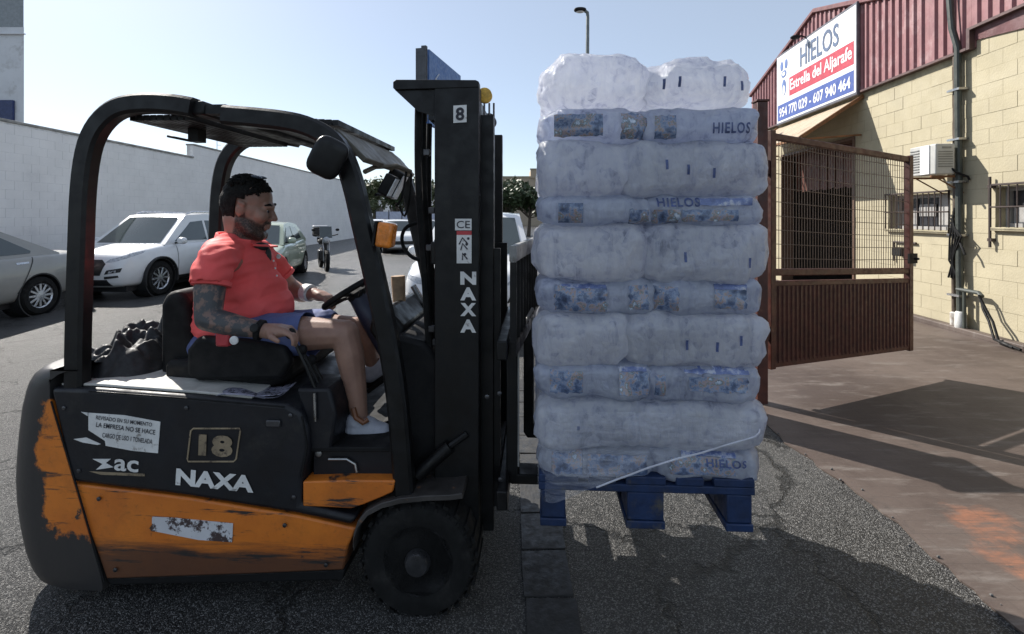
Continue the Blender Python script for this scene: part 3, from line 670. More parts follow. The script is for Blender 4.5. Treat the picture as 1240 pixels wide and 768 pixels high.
# wheels
wc = L(506, 680, .0); WR = .241
def wheel(c, r, w, par, out):
    w_ = link('wheel', None, par) if False else None
    s = out; y = lambda q: s*q
    tp = [(r*.60, -.0), (r*.66, -w*.02), (r*.80, -w*.04), (r*.90, -w*.02), (r*.965, w*.10), (r, w*.2), (r, w*.8), (r*.965, w*.9), (r*.9, w), (r*.6, w)]
    ty = obj('wheel', MB().lathe([(q, s*h) for q, h in tp], c, (0, 1, 0), 48), rubber, par)
    # tread lugs
    lug = MB()
    for k in range(26):
        a = 2*math.pi*k/26
        lug.box(-.011, .011, min(s*w*.04, s*w*.96), max(s*w*.04, s*w*.96), r-.006, r+.007, mat=Matrix.Translation(c) @ Matrix.Rotation(a, 4, 'Y'))
        lug.box(-.005, .005, min(-s*.004, s*.02), max(-s*.004, s*.02), r*.83, r*.955, mat=Matrix.Translation(c) @ Matrix.Rotation(a+.1, 4, 'Y'))
    obj('tread', lug, rubber, ty, smooth=0, kind='stuff')
    rim = MB().lathe([(r*.60, s*.0), (r*.57, s*.004), (r*.55, s*.03), (r*.44, s*.045), (r*.36, s*.03), (r*.34, s*.06)], c, (0, 1, 0), 36)
    obj('rim', rim, oilsteel, ty)
    obj('hub', MB().lathe([(r*.22, s*.06), (r*.22, -s*.012), (r*.18, -s*.03), (r*.08, -s*.034), (r*.02, -s*.034)], c, (0, 1, 0), 24), oilsteel, ty)
    for k in range(6):
        a = 2*math.pi*k/6+.3; obj('bolt', MB().lathe([(.013, s*.05), (.013, s*.012), (.008, s*.008)], Vector(c)+Vector((math.cos(a)*r*.30, 0, math.sin(a)*r*.30)), (0, 1, 0), 6), steel if k == 1 else oilsteel, ty)
    return ty
wheel(wc, WR, .2, fk, 1); wheel(wc+Vector((0, BW, 0)), WR, .2, fk, -1)
rw = L(165, 690, .4); wheel(Vector((rw.x, .32, .215)), .215, .17, fk, 1); wheel(Vector((rw.x, .68, .215)), .215, .17, fk, -1)
# ---- overhead guard
v0, v1 = .045, BW-.045
rear = [(94, 470), (95, 400), (98, 300), (101, 230), (107, 185), (117, 158), (133, 139), (152, 129), (180, 125.5), (212, 127), (236, 131)]
front = [(273, 140), (310, 143), (345, 147), (372, 153), (396, 165), (413, 184), (427, 220), (440, 275), (456, 345), (470, 410), (481, 480), (488, 560), (491, 604)]
def sm(path):
    P = [Vector(p) for p in path]; out = []
    for i in range(len(P)-1):
        a = P[max(i-1, 0)]; b, c = P[i], P[i+1]; d = P[min(i+2, len(P)-1)]
        for k in range(3):
            t = k/3; out.append(.5*((2*b)+(c-a)*t+(2*a-5*b+4*c-d)*t*t+(3*b-a-3*c+d)*t**3))
    return out+[P[-1]]
rp = [LU(x, y, v0) for x, y in rear]; fp = [LU(x, y, v0) for x, y in front]
for v in (v0, v1):
    fpart('guard_post', MB().tube(sm([(u, v, z) for u, z in rp]), .04, rect=(.082, .07), up=(1, 0, 0)), black)
    fpart('guard_post', MB().tube(sm([(u, v, z) for u, z in fp]), .04, rect=(.082, .07), up=(0, 0, 1)), black)
ub, zb_ = rp[-1]; uc, zc = fp[0]
fpart('roof_crossbar', MB().box(ub-.02, ub+.045, v0-.01, v1+.01, zb_-.03, zb_+.03), black, bevel=.01)
fpart('roof_crossbar', MB().box(uc-.01, uc+.05, v0+.036, v1-.036, zc-.03, zc+.01), black, bevel=.01)
fpart('roof_link', MB().box(ub+.046, uc+.0, v0+.0, v0+.05, zb_-.025, zb_+.015), black); fpart('roof_link', MB().box(ub+.046, uc, v1-.05, v1, zb_-.025, zb_+.015), black)
u0r, u1r = LU(152, 129, v0)[0], LU(402, 170, v0)[0]
nb = 30
for k in range(nb):
    u = u0r+(u1r-u0r)*k/(nb-1)
    if abs(u-ub-.02) < .05 or abs(u-uc-.02) < .05: continue
    z = LU(160, 128, v0)[1]-.045+(-.03)*max(0, (u-uc)/(u1r-uc)) if u > uc else LU(160, 128, v0)[1]-.045
    fpart('roof_bar', MB().box(u-.012, u+.012, v0+.036, v1-.036, z-.012, z+.012), black)
ku, kz = LU(430, 158, v1); 
fpart('roof_panel', MB().prism([LU(398, 158, v0), LU(436, 196, v0), LU(440, 190, v0), LU(402, 152, v0)], v0+.04, v1-.04), khaki, bevel=.004)
fpart('roof_panel', MB().prism([(uc+.06, zc-.012), (fp[2][0], fp[2][1]-.012), (fp[2][0], fp[2][1]+.012), (uc+.06, zc+.016)], .22, BW-.22), black, bevel=.003)
bk = fpart('roof_bracket', MB().box(*sorted((LU(231, 170, .3)[0], LU(243, 170, .3)[0])), .28, .34, LU(231, 172, .3)[1], LU(231, 140, .3)[1]), black)
obj('bracket_arm', MB().tube([L(232, 171, .3), L(203, 165, .3)], .006), matte, bk)
# mirror on the near front post
mc = L(397, 191, -.05); q = Matrix.Translation(mc) @ Matrix.Rotation(R(-25), 4, 'Z')
mir = fpart('mirror', MB().ell((0, 0, 0), (.068, .028, .082), 20, 12, e=.55), black)
mir.matrix_local = Matrix.Translation(mc) @ Matrix.Rotation(R(28), 4, 'Y') @ Matrix.Rotation(R(15), 4, 'Z')
obj('mirror_glass', MB().ell((0, 0, 0), (.056, .004, .07), 18, 8, e=.55), Mt('mirror_glass', (.5, .52, .55), .05, metal=1, var=0, bmp=0), mir, loc=(0, .028, 0))
fpart('mirror_arm', MB().tube([mc+Vector((.05, .02, .03)), L(417, 183, .02)], .009), black)
# amber indicator lamp, working lamp and its wiring on the front post
al = L(467, 285, .0); am = fpart('indicator_lamp', MB().box(-.033, .033, -.03, .05, -.05, .053), amber, bevel=.012, seg=3); am.matrix_local = Matrix.Translation(al) @ Matrix.Rotation(R(8), 4, 'Y')
obj('lamp_back', MB().box(-.044, -.035, -.03, .05, -.05, .053), matte, am)
for (px, py, v, rot, sc) in ((476, 223, .55, 28, 1.0), (470, 224, .12, 28, .62)):
    wl = fpart('work_lamp', MB().box(-.038, .038, -.05, .05, -.075, .075), matte, bevel=.012); wl.matrix_local = Matrix.Translation(L(px, py, v)) @ Matrix.Rotation(R(rot), 4, 'Y') @ Matrix.Scale(sc, 4)
    obj('lamp_glass', MB().box(.039, .044, -.043, .043, -.066, .066), lensclear, wl)
fpart('lamp_arm', MB().tube([L(442, 208, .2), L(455, 202, .3), L(480, 201, .4), L(497, 208, .5)], .012), khaki)
fpart('lamp_arm', MB().tube([L(455, 236, .12), L(466, 235, .2), L(476, 240, .55)], .007), black)
# ---- seat
seat = fpart('seat', MB().prism(PU([(222, 428), (300, 425), (352, 418), (368, 428), (366, 452), (340, 462), (240, 464), (222, 455)], .3), .17, .72), matte, bevel=.03, seg=3)
fpart('seat_back', MB().prism(PU([(208, 366), (214, 352), (230, 348), (240, 362), (250, 440), (226, 455), (208, 450)], .3), .22, .68), matte, bevel=.03, seg=3)
fpart('seat_base', MB().prism(PU([(226, 462), (352, 462), (366, 492), (230, 482)], .25), .16, .78), hood_m, bevel=.01)
fpart('belt_buckle', MB().box(-.03, .03, -.02, .02, -.035, .035), redp, bevel=.01).matrix_local = Matrix.Translation(L(272, 409, .02))
fpart('belt_badge', MB().lathe([(.018, 0), (.018, -.006), (.012, -.008)], L(284, 412, -.002), (0, 1, 0), 16), white)
fpart('seat_bolster', MB().prism(PU([(226, 424), (238, 408), (300, 412), (345, 420), (352, 440), (340, 460), (240, 462), (226, 455)], .12), .115, .175), matte, bevel=.02, seg=3)
# ---- steering wheel, column, levers
sa, sb = L(397, 371, .42), L(460, 331, .42); sc_ = (sa+sb)/2; ax = Vector((-(sb-sa).z, 0, (sb-sa).x)).normalized(); rr_ = (sb-sa).length/2
e1 = (sb-sa).normalized(); e2 = Vector((0, 1, 0))
sw_ = fpart('steering_wheel', MB().tube([sc_+(e1*math.cos(a)+e2*math.sin(a))*rr_ for a in [2*math.pi*k/32 for k in range(32)]], .015, 8, closed=True), matte)
sp = MB()
for a in (.5, 2.6, 4.7): sp.tube([sc_-ax*.03, sc_+(e1*math.cos(a)+e2*math.sin(a))*rr_*.97], .01, 6)
obj('spoke', sp, matte, sw_); obj('hub', MB().lathe([(.045, -.05), (.05, -.02), (.03, 0)], sc_, ax, 16), matte, sw_)
fpart('steering_column', MB().tube([sc_-ax*.03, sc_-ax*.16, sc_-ax*.36], [.045, .055, .06], 12), Mt('navy_column', (.02, .025, .05), .5))
fpart('column_lever', MB().tube([sc_-ax*.05, sc_-ax*.04+Vector((.06, -.13, .05))], .006, 6), matte)
for i, (a, b) in enumerate((((352, 404), (385, 478)), ((366, 424), (392, 480)), ((378, 436), (398, 482)))):
    v = .05+i*.055; pa_, pb_ = L(*a, v), L(*b, v)
    lv_ = fpart('control_lever', MB().tube([pa_, pa_*.4+pb_*.6+Vector((.0, 0, .01)), pb_], .008, 8), black); obj('lever_knob', MB().ell(pa_, (.022, .02, .024), 12, 8), matte, lv_)
fpart('lever_console', MB().prism(PU([(360, 470), (400, 470), (408, 500), (402, 545), (372, 545), (372, 510)], .04), .03, .24), hood_m, bevel=.012)
fpart('parking_lever', MB().tube([L(381, 476, .02), L(382, 510, .02)], .006), steel); fpart('latch', MB().tube([L(398, 556, .05), L(420, 556, .05), L(430, 562, .05), L(432, 572, .05)], .006), steel)
fpart('pedal', MB().prism(PU([(440, 520), (475, 505), (478, 510), (443, 526)], .3), .26, .38), rubber, bevel=.004)
fpart('pedal', MB().prism(PU([(446, 470), (470, 452), (473, 456), (449, 474)], .5), .46, .58), rubber, bevel=.004)
fpart('key_lock', MB().lathe([(.014, 0), (.014, -.012), (.008, -.014)], L(387, 548, .06), (0, 1, 0), 10), steel)
# ---- mast
MV0, MV1 = .13, .87
def mast_rail(px0, px1, ytop, ybot, va, vb, vs_):
    """steel C channel between two photo columns"""
    u0, zt_ = LU(px0, ytop, vs_); u1, _ = LU(px1, ytop, vs_); zb = LU(px0, ybot, vs_)[1]
    return u0, u1, zt_, zb
u0, u1, zt_, zb = mast_rail(526, 580, 98, 672, MV0, MV1, MV0)
for (va, vb, s) in ((MV0, MV0+.035, 1), (MV1-.035, MV1, -1)):
    fpart('outer_rail', MB().box(u0, u1, va, vb, zb, zt_-.02).box(u0, u0+.03, min(vb, vb+s*.055), max(vb, vb+s*.055), zb, zt_-.02).box(u1-.03, u1, min(vb, vb+s*.055), max(vb, vb+s*.055), zb, zt_-.02), black, bevel=.004)
    fpart('inner_rail', MB().box(u0+.04, u1+.055, min(vb+s*.06, vb+s*.10), max(vb+s*.06, vb+s*.10), zb+.05, zt_-.13), black, bevel=.004)
# load chains and rods beside the rails, pulleys on top
for i, px in enumerate((586.5, 592.5, 598)):
    p = L(px, 125, MV0+.12+i*.03); fpart('lift_chain', MB().tube([(p.x, p.y, p.z), (p.x, p.y, LU(px, 390-i*20, .2)[1])], .005, 6), oilsteel)
fpart('pulley', MB().lathe([(.02, -.016), (.034, -.014), (.028, 0), (.034, .014), (.02, .016)], L(587, 116, MV0+.13), (0, 1, 0), 20), yellowp)
fpart('pulley', MB().lathe([(.02, -.016), (.034, -.014), (.028, 0), (.034, .014), (.02, .016)], L(587, 116, MV0+.13)+Vector((-.02, .48, -.03)), (0, 1, 0), 20), oilsteel)
fpart('lift_cylinder', MB().tube([(u0+.09, .27, zb+.05), (u0+.09, .27, zt_-.35)], .032, 14).tube([(u0+.09, .27, zt_-.35), (u0+.09, .27, zt_-.06)], .02, 14), black)
fpart('lift_cylinder', MB().tube([(u0+.09, .73, zb+.05), (u0+.09, .73, zt_-.35)], .032, 14).tube([(u0+.09, .73, zt_-.35), (u0+.09, .73, zt_-.06)], .02, 14), black)
tp = PU([(476, 99), (480, 96.5), (576, 97), (580, 99), (580, 106), (480, 109), (476, 107)], MV0)
fpart('mast_top_plate', MB().prism(tp, MV0-.003, MV0+.05), black, bevel=.003); fpart('mast_top_plate', MB().prism(tp, MV1-.05, MV1+.003), black, bevel=.003)
gs = PU([(477, 108), (505, 108.5), (526, 108), (526, 140), (505, 134)], MV0)
fpart('gusset', MB().prism(gs, MV0+.01, MV0+.025), black); fpart('gusset', MB().prism(gs, MV1-.025, MV1-.01), black)
for z in (zt_-.08, zt_-.75, zb+.35): fpart('mast_crossbar', MB().box(u0-.025, u0+.012, MV0+.036, MV1-.036, z-.05, z+.05), black, bevel=.005)
fpart('mast_crossbar', MB().box(u1-.06, u1-.02, MV0+.1, MV1-.1, zt_-.10, zt_-.03), black, bevel=.005)
# hoses on the driver's side of the mast
for i, (pts, r) in enumerate((([(507, 112), (506, 160), (507, 230), (514, 330), (520, 420), (530, 520)], .016), ([(514, 110), (513, 180), (516, 260), (522, 340), (523, 430), (540, 560)], .013),
                              ([(520, 150), (519, 240), (523, 330), (526, 400), (549, 470), (556, 530), (540, 580), (505, 590)], .013), ([(516, 317), (500, 312), (489, 300), (487, 285), (494, 274), (512, 268)], .009),
                              ([(480, 250), (486, 240), (490, 222), (492, 208)], .006), ([(498, 210), (496, 240), (490, 262), (484, 250)], .006))):
    v = .2+.05*i; fpart('hydraulic_hose', MB().tube(sm([L(x, y, v) for x, y in pts]), r, 8), rubber)
for (x, y) in ((523, 398), (528, 414), (522, 440), (520, 300), (523, 255), (517, 185)): fpart('hose_clip', MB().box(-.014, .014, -.014, .014, -.014, .014), oilsteel, bevel=.003).matrix_local = Matrix.Translation(L(x, y, .19))
fpart('tilt_cylinder', MB().tube([L(505, 575, .1), L(545, 540, .12)], .03, 12).tube([L(545, 540, .12), L(566, 525, .13)], .016, 10), black)
for (x, y, m_) in ((605, 476, oilsteel), (606, 580, oilsteel), (518, 564, white), (590, 480, oilsteel)): fpart('bolt', MB().lathe([(.010, 0), (.010, -.008), (.006, -.01)], L(x, y, .1), (0, 1, 0), 8), m_)
# ---- carriage, load backrest, forks
CU = LU(606, 400, .3)[0]
for z in (LU(606, 400, .3)[1], LU(606, 560, .3)[1]): fpart('carriage_bar', MB().box(CU+.005, CU+.05, .02, .98, z-.06, z+.02), black, bevel=.006)
fpart('carriage_plate', MB().box(CU-.06, CU+.004, .24, .27, LU(606, 575, .3)[1], LU(606, 300, .3)[1]), black); fpart('carriage_plate', MB().box(CU-.06, CU+.004, .73, .76, LU(606, 575, .3)[1], LU(606, 300, .3)[1]), black)
# load backrest: top bar and uprights
bu = LU(617, 310, .1)[0]-.025; zt1 = LU(617, 303, .3)[1]; zb1 = LU(617, 408, .3)[1]
silver = Mt('worn_silver_bar', (.33, .33, .32), .5, metal=.3, dirt=(.08, .07, .06), ds=12)
def bk_u(v): return bu+.035+.10*v
q = MB().tube([(bk_u(.06), .06, zt1), (bk_u(.94), .94, zt1)], .03, rect=(.07, .03)); fpart('backrest_bar', q, silver)
fpart('backrest_bar', MB().tube([(bk_u(.06), .06, zb1), (bk_u(.94), .94, zb1)], .03, rect=(.06, .03)), black)
for k in range(9):
    v = .075+.85*k/8; fpart('backrest_upright', MB().box(bk_u(v)-.014, bk_u(v)+.014, v-.012, v+.012, zb1+.03, zt1-.035), black)
for v in (.24, .70):
    px = 622 if v < .5 else 641
    hx = LU(px, 420, v)[0]; zh = LU(626, 579, .24)[1]; z1 = LU(622, 415, .24)[1]
    fk_ = fpart('fork', MB().prism([(hx-.03, z1), (hx+.02, z1), (hx+.022, zh+.045), (hx+.9, zh+.03), (hx+.92, zh+.015), (hx+.9, zh), (hx-.01, zh), (hx-.03, zh+.03)], v-.055, v+.055), black, bevel=.006)
    obj('hook', MB().box(hx-.05, hx+.025, v-.06, v+.06, z1+.002, z1+.035), silver, fk_, bevel=.006)
    fpart('fork_edge', MB().box(hx+.0205, hx+.027, v-.056, v-.03, zh+.08, z1-.01), silver)
fpart('chain_anchor', MB().tube([L(612, 410, .2), L(632, 398, .4), L(645, 374, .5)], .009), silver)
# ---- lettering and stickers on the near side
def decal(s, cx, cy, h, m, v=-.004, rot=0, vert=False, name='lettering', **k):
    me = text_me(s, h/300, **k); c = L(cx, cy, v); a = R(-rot)
    return link(name, placed(me, frame(c, (math.cos(a), 0, math.sin(a)), (-math.sin(a), 0, math.cos(a))), m), fk)
def plate(name, pts, m, v=-.003, par=None): return obj(name, MB().prism(PU(pts, v), v, v+.002), m, par or fk, smooth=0)
def panel_v(x, y): return -.0015
decal('NAXA', 260, 582, 21, white, rot=4, bold=.045, fit=101/300)
decal('18', 261, 540, 27, gold, rot=2, bold=.05, fit=44/300)
bd = [(232, 520), (292, 519), (285, 558), (225, 560)]
fpart('number_border', MB().tube([L(x, y, -.002) for x, y in ((234, 519), (290, 519), (291, 522), (286, 556), (283, 559), (228, 559), (227, 556), (231, 522))], .003, rect=(.004, .006), closed=True, up=(0, 1, 0)), gold)
decal('ac', 153, 564, 15, white, rot=4, bold=.02, fit=32/300)
plate('emblem', [(112, 556), (134, 556), (128, 561), (137, 566), (116, 569), (124, 562)], white); plate('emblem_line', [(108, 571), (175, 574), (175, 577), (122, 575)], gold)
stk = plate('sticker', [(107, 500), (150, 503), (194, 511), (191, 549), (160, 546), (128, 540), (127, 534), (107, 521)], white)
plate('torn_sticker', [(89, 532), (104, 530), (122, 538), (118, 539), (100, 536)], white); plate('torn_sticker', [(98, 499), (106, 500), (106, 504)], white)
for s_, x, y, w_, h_ in (('REVISADO EN SU MOMENTO', 150, 510, 74, 5), ('LA EMPRESA NO SE HACE', 152, 519, 78, 6), ('CARGO DE USO 1 TONELADA', 154, 531, 66, 6)):
    decal(s_, x, y, h_, inkm, v=-.0055, rot=6, fit=w_/300, bold=.01)
sl = plate('scraped_label', [(184, 626), (208, 627), (282, 634), (281, 657), (240, 654), (184, 643)], Mt('scraped_label', (.62, .62, .64), .5, var=.1, dirt=(.06, .04, .04), ds=16, dl=(.5, .56)), v=.002)
# vertical maker's name and stickers on the mast
for ch, y in (('N', 337), ('A', 356), ('X', 375), ('A', 395)): decal(ch, 567, y, 17, white, v=MV0-.003, bold=.05, fit=19/275, name='mast_letter')
plate('mast_sticker', [(549, 128), (565, 127), (565, 148), (549, 149)], white, v=MV0-.003); decal('8', 557, 138, 17, inkm, v=MV0-.0055, bold=.03)
plate('mast_sticker', [(551, 265), (571, 265), (571, 279), (551, 279)], white, v=MV0-.003); decal('CE', 561, 272, 9.5, inkm, v=MV0-.0055, fit=16/275)
plate('mast_sticker', [(553, 284), (571, 284), (571, 319), (553, 319)], white, v=MV0-.003); plate('sticker_head', [(553, 279.8), (571, 279.8), (571, 284.5), (553, 284.5)], redp, v=MV0-.0045)
for i, y in enumerate((292, 299, 311)):
    fpart('pictogram', MB().tube([L(556+2*i, y+4, MV0-.0045), L(560, y-4, MV0-.0045), L(566, y+3, MV0-.0045)], .003, 5), inkm); fpart('pictogram', MB().lathe([(.006, 0), (.006, .001)], L(567-2*i, y-3, MV0-.0045), (0, 1, 0), 8), inkm)

# ================================================================== PALLET
PV = -.16
def Lp(x, y): return LU(x, y, PV)
pu0, pzb = Lp(653, 637); pu1, pzt = Lp(914, 581)
pal_root = fk.matrix_basis.copy(); bpy.context.view_layer.update(); FM = fk.matrix_world.copy()
PM = FM @ Matrix.Translation((pu0, PV, pzb)); PL, PWD, PH = pu1-pu0, 1.2, pzt-pzb
pal = thing('pallet', 'blue wooden pallet raised on the forks under the ice bags', 'pallet'); pal.matrix_world = PM
pb = Mt('blue_painted_wood', (.008, .026, .085), .6, var=.4, vs=11, dirt=(.07, .065, .06), ds=9, dl=(.54, .70), bmp=.5, bs=50, bd=.003, rand=.35)
bt, st_, bh_ = .022, .022, .022
sc = PH/(.144)
h1, h2, h3 = .022*sc, .078*sc, .022*sc
wdt = (.1, .145, .1)
for i, cx_ in enumerate((.052, PL/2, PL-.052)):
    w_ = wdt[i]*PL/.8
    obj('bottom_board', MB().box(cx_-w_/2, cx_+w_/2, 0, PWD, 0, h1-.001), pb, pal, bevel=.004)
    for j, vv in enumerate((.0, PWD/2-.0725, PWD-.145)): obj('block', MB().box(cx_-w_/2+.004, cx_+w_/2-.004, vv+.004, vv+.141, h1, h1+h2-.001), pb, pal, bevel=.005)
for j, vv in enumerate((.0, PWD/2-.0725, PWD-.145)): obj('stringer_board', MB().box(-.002, PL+.002, vv, vv+.145, h1+h2, h1+h2+h3-.001), pb, pal, bevel=.004)
x = 0
for i, w_ in enumerate((.145, .10, .145, .10, .145)):
    g_ = (PL-.635)/4; obj('top_board', MB().box(x, x+w_, -.003, PWD+.003, h1+h2+h3, h1+h2+2*h3), pb, pal, bevel=.004); x += w_+g_

# ================================================================== ICE BAGS
def ice_mat(nm='bagged_ice', tint=(.97, .98, 1.0)):
    m = bpy.data.materials.new(nm); t, b, o = nodes(m); p = pos(t)
    v = nd(t, 'ShaderNodeTexVoronoi', i_Scale=44.0); t.links.new(p, v.inputs['Vector'])
    sep = nd(t, 'ShaderNodeSeparateColor'); t.links.new(v.outputs['Color'], sep.inputs[0])
    mp = nd(t, 'ShaderNodeMapping'); mp.inputs['Scale'].default_value = (1, 1, .3); t.links.new(p, mp.inputs[0])
    n1 = nd(t, 'ShaderNodeTexNoise', i_Scale=21.0, i_Detail=7.0, i_Roughness=.68, i_Distortion=.6); t.links.new(mp.outputs[0], n1.inputs['Vector'])
    n2 = nd(t, 'ShaderNodeTexNoise', i_Scale=5.5, i_Detail=4.0, i_Roughness=.6); t.links.new(p, n2.inputs['Vector'])
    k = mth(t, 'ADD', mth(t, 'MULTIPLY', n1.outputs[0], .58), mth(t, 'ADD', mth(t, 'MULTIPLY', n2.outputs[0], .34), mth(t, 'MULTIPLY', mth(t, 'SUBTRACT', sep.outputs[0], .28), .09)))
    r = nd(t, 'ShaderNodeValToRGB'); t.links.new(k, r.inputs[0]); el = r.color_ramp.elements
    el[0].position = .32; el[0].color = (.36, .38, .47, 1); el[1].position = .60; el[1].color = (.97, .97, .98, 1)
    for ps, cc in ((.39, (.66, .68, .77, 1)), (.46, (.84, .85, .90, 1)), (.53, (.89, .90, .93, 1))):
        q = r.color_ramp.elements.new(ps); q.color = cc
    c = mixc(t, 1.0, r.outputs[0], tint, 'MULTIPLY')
    t.links.new(c, b.inputs['Base Color']); b.inputs['Roughness'].default_value = .24; b.inputs['Specular IOR Level'].default_value = .7
    b.inputs['Coat Weight'].default_value = .8; b.inputs['Coat Roughness'].default_value = .05
    h = mth(t, 'ADD', mth(t, 'MULTIPLY', v.outputs['Distance'], -.45), mth(t, 'MULTIPLY', n1.outputs[0], 2.2))
    bump(t, b, h, .8, .012)
    tr = nd(t, 'ShaderNodeBsdfTranslucent'); t.links.new(c, tr.inputs[0])
    mx = nd(t, 'ShaderNodeMixShader'); mx.inputs[0].default_value = .62; t.links.new(b.outputs[0], mx.inputs[1]); t.links.new(tr.outputs[0], mx.inputs[2]); t.links.new(mx.outputs[0], o.inputs[0])
    return m
ice = ice_mat(); ice_label = ice_mat('bagged_ice_printed', (.86, .90, .98))
def print_mat():
    m = bpy.data.materials.new('bag_picture_print'); t, b, o = nodes(m); p = pos(t)
    n = nd(t, 'ShaderNodeTexNoise', i_Scale=24.0, i_Detail=4.0, i_Roughness=.7); t.links.new(p, n.inputs['Vector'])
    r = nd(t, 'ShaderNodeValToRGB'); t.links.new(n.outputs[0], r.inputs[0]); e = r.color_ramp.elements
    e[0].position = .30; e[0].color = (.03, .045, .09, 1); e[1].position = .72; e[1].color = (.62, .66, .72, 1)
    for ps, cc in ((.42, (.08, .12, .22, 1)), (.50, (.20, .26, .38, 1)), (.56, (.34, .24, .21, 1)), (.60, (.10, .15, .17, 1)), (.66, (.40, .48, .60, 1))):
        q = r.color_ramp.elements.new(ps); q.color = cc
    t.links.new(r.outputs[0], b.inputs['Base Color']); b.inputs['Roughness'].default_value = .3; b.inputs['Coat Weight'].default_value = .5
    return m
pic = print_mat(); bluebar = Mt('bag_blue_print', (.15, .20, .40), .3, var=.4, vs=22, dirt=(.5, .52, .58), ds=22, dl=(.5, .62), coat=.5)
lett = Mt('bag_letters', (.07, .10, .24), .35, var=.4, vs=30)
rowpx = [62, 131, 172, 237, 273, 340, 382, 445, 487, 545, 583]
def make_bag(seed, sx, sy, sz, dome=0.0, m=None):
    o3 = Vector((seed*3.17, seed*1.31, seed*7.7)); e1, e2 = (.47, .33) if not dome else (.80, .52); nu, nv = 72, 30; mb = MB(); mb.ell((0, 0, 0), (1, 1, 1), nu, nv)
    pw = lambda x, e: math.copysign(abs(x)**e, x); vs = []
    for p in mb.v:
        x, y, z = p; r = math.hypot(x, y); cx_, cy_ = (x/r, y/r) if r > 1e-6 else (0, 0)
        X = pw(r, e1)*pw(cx_, e2); Y = pw(r, e1)*pw(cy_, e2); Z = pw(z, e1 if not dome else .78)
        q = Vector((X*sx/2, Y*sy/2, Z*sz/2))
        nn = noise.noise(q*7+o3)*.024+noise.noise(q*16+o3)*.014
        vd = noise.voronoi(q*26+o3)[0][0]; nn += (.45-vd)*.016
        nn += (1-2*abs(noise.noise(Vector((q.x*20, q.y*20, q.z*5))+o3)))*.007*(1-abs(z))-.004
        if dome and Z > 0: q.z += dome*(.5+.5*noise.noise(Vector((q.x*6, q.y*6, 0))+o3))*Z
        dr = Vector((X, Y, Z*.8)).normalized(); vs.append(q+dr*nn)
    mb.v = [tuple(p) for p in vs]; return mb.mesh('ice_bag', m or ice, 80)
sW = (Lp(924, 300)[0]-Lp(656, 300)[0])
ordn = ['top', 'second', 'third', 'fourth', 'fifth', 'sixth', 'seventh', 'eighth', 'ninth', 'bottom']
bvhs = {}
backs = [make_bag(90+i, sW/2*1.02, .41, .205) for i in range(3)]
for r in range(10):
    z1, z0 = Lp(700, rowpx[r])[1], Lp(700, rowpx[r+1])[1]
    lab = r % 2 == 1
    a, b = (658, 921) if lab else (655, 927)
    if r == 0: a, b = 660, 918
    split = (a+b)/2+(random.uniform(-34, 34) if not lab else random.uniform(-6, 6)) if r else 789
    for k, (p, q) in enumerate(((a, split), (split, b))):
        ua, ub_ = Lp(p, 300)[0], Lp(q, 300)[0]; zz1 = z1 if not (r == 0 and k == 1) else Lp(700, 68)[1]
        h = zz1-z0
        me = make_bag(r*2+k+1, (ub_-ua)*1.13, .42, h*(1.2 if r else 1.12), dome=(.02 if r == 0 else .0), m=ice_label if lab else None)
        side = 'left' if k == 0 else 'right'
        kind = 'printed ice bag' if lab else 'clear plastic ice bag'
        lbl = f'{kind} at {side} of the {ordn[r]} row of the stack' if r else ('rounded ice bag heaped at the top left of the stack' if k == 0 else 'flat domed ice bag at the top right of the stack')
        o = link('ice_bag', me); c = Vector(((ua+ub_)/2, PV+.20+(.0 if not lab else .012), (zz1+z0)/2))
        o.matrix_world = FM @ Matrix.Translation(c); tag(o, lbl, 'ice bag', 'ice bags stacked on the pallet')
        bvhs[(r, k)] = (o, c, BVHTree.FromPolygons([v.co for v in me.vertices], [p_.vertices for p_ in me.polygons]))
    for vv in (.64, 1.03):
        for k in (0, 1):
            me = random.choice(backs); o = link('ice_bag', me); um = (Lp(a, 300)[0]+Lp(b, 300)[0])/2; w2 = (Lp(b, 300)[0]-Lp(a, 300)[0])/4
            zc_ = (z1+z0)/2 if r else (Lp(700, 70)[1]+z0)/2
            o.matrix_world = FM @ Matrix.Translation((um+(w2 if k else -w2), PV+vv-.02, zc_)) @ Matrix.Diagonal((1, 1, (z1-z0)/.205*1.06, 1)); tag(o, f"ice bag {'in the middle' if vv < .8 else 'at the far back'} of the stack, {ordn[r]} row on the {'right' if k else 'left'}", 'ice bag', 'ice bags behind the front of the stack')
def wrap_decal(row, me, m, name, off=.005):
    """press flat print (photo frame on the front plane) onto the bag it belongs to"""
    xs = sum(v.co.x for v in me.vertices)/len(me.vertices); mid = bvhs[(row, 0)][1].x*.5+bvhs[(row, 1)][1].x*.5
    o, c, bvh = bvhs[(row, 0 if xs < mid else 1)]; bm = bmesh.new(); bm.from_mesh(me); bad = []
    for v in bm.verts:
        s = Vector((v.co.x-c.x, -1, v.co.z-c.z)); h = bvh.ray_cast(s, Vector((0, 1, 0)))
        if h[0] is None or h[0].y > -.05: bad.append(v)
        else: v.co = Vector((s.x, h[0].y-off, s.z))
    bmesh.ops.delete(bm, geom=bad, context='VERTS'); bm.to_mesh(me); bm.free(); me.materials.clear(); me.materials.append(m); me.shade_smooth()
    if len(me.polygons): link(name, me, o)
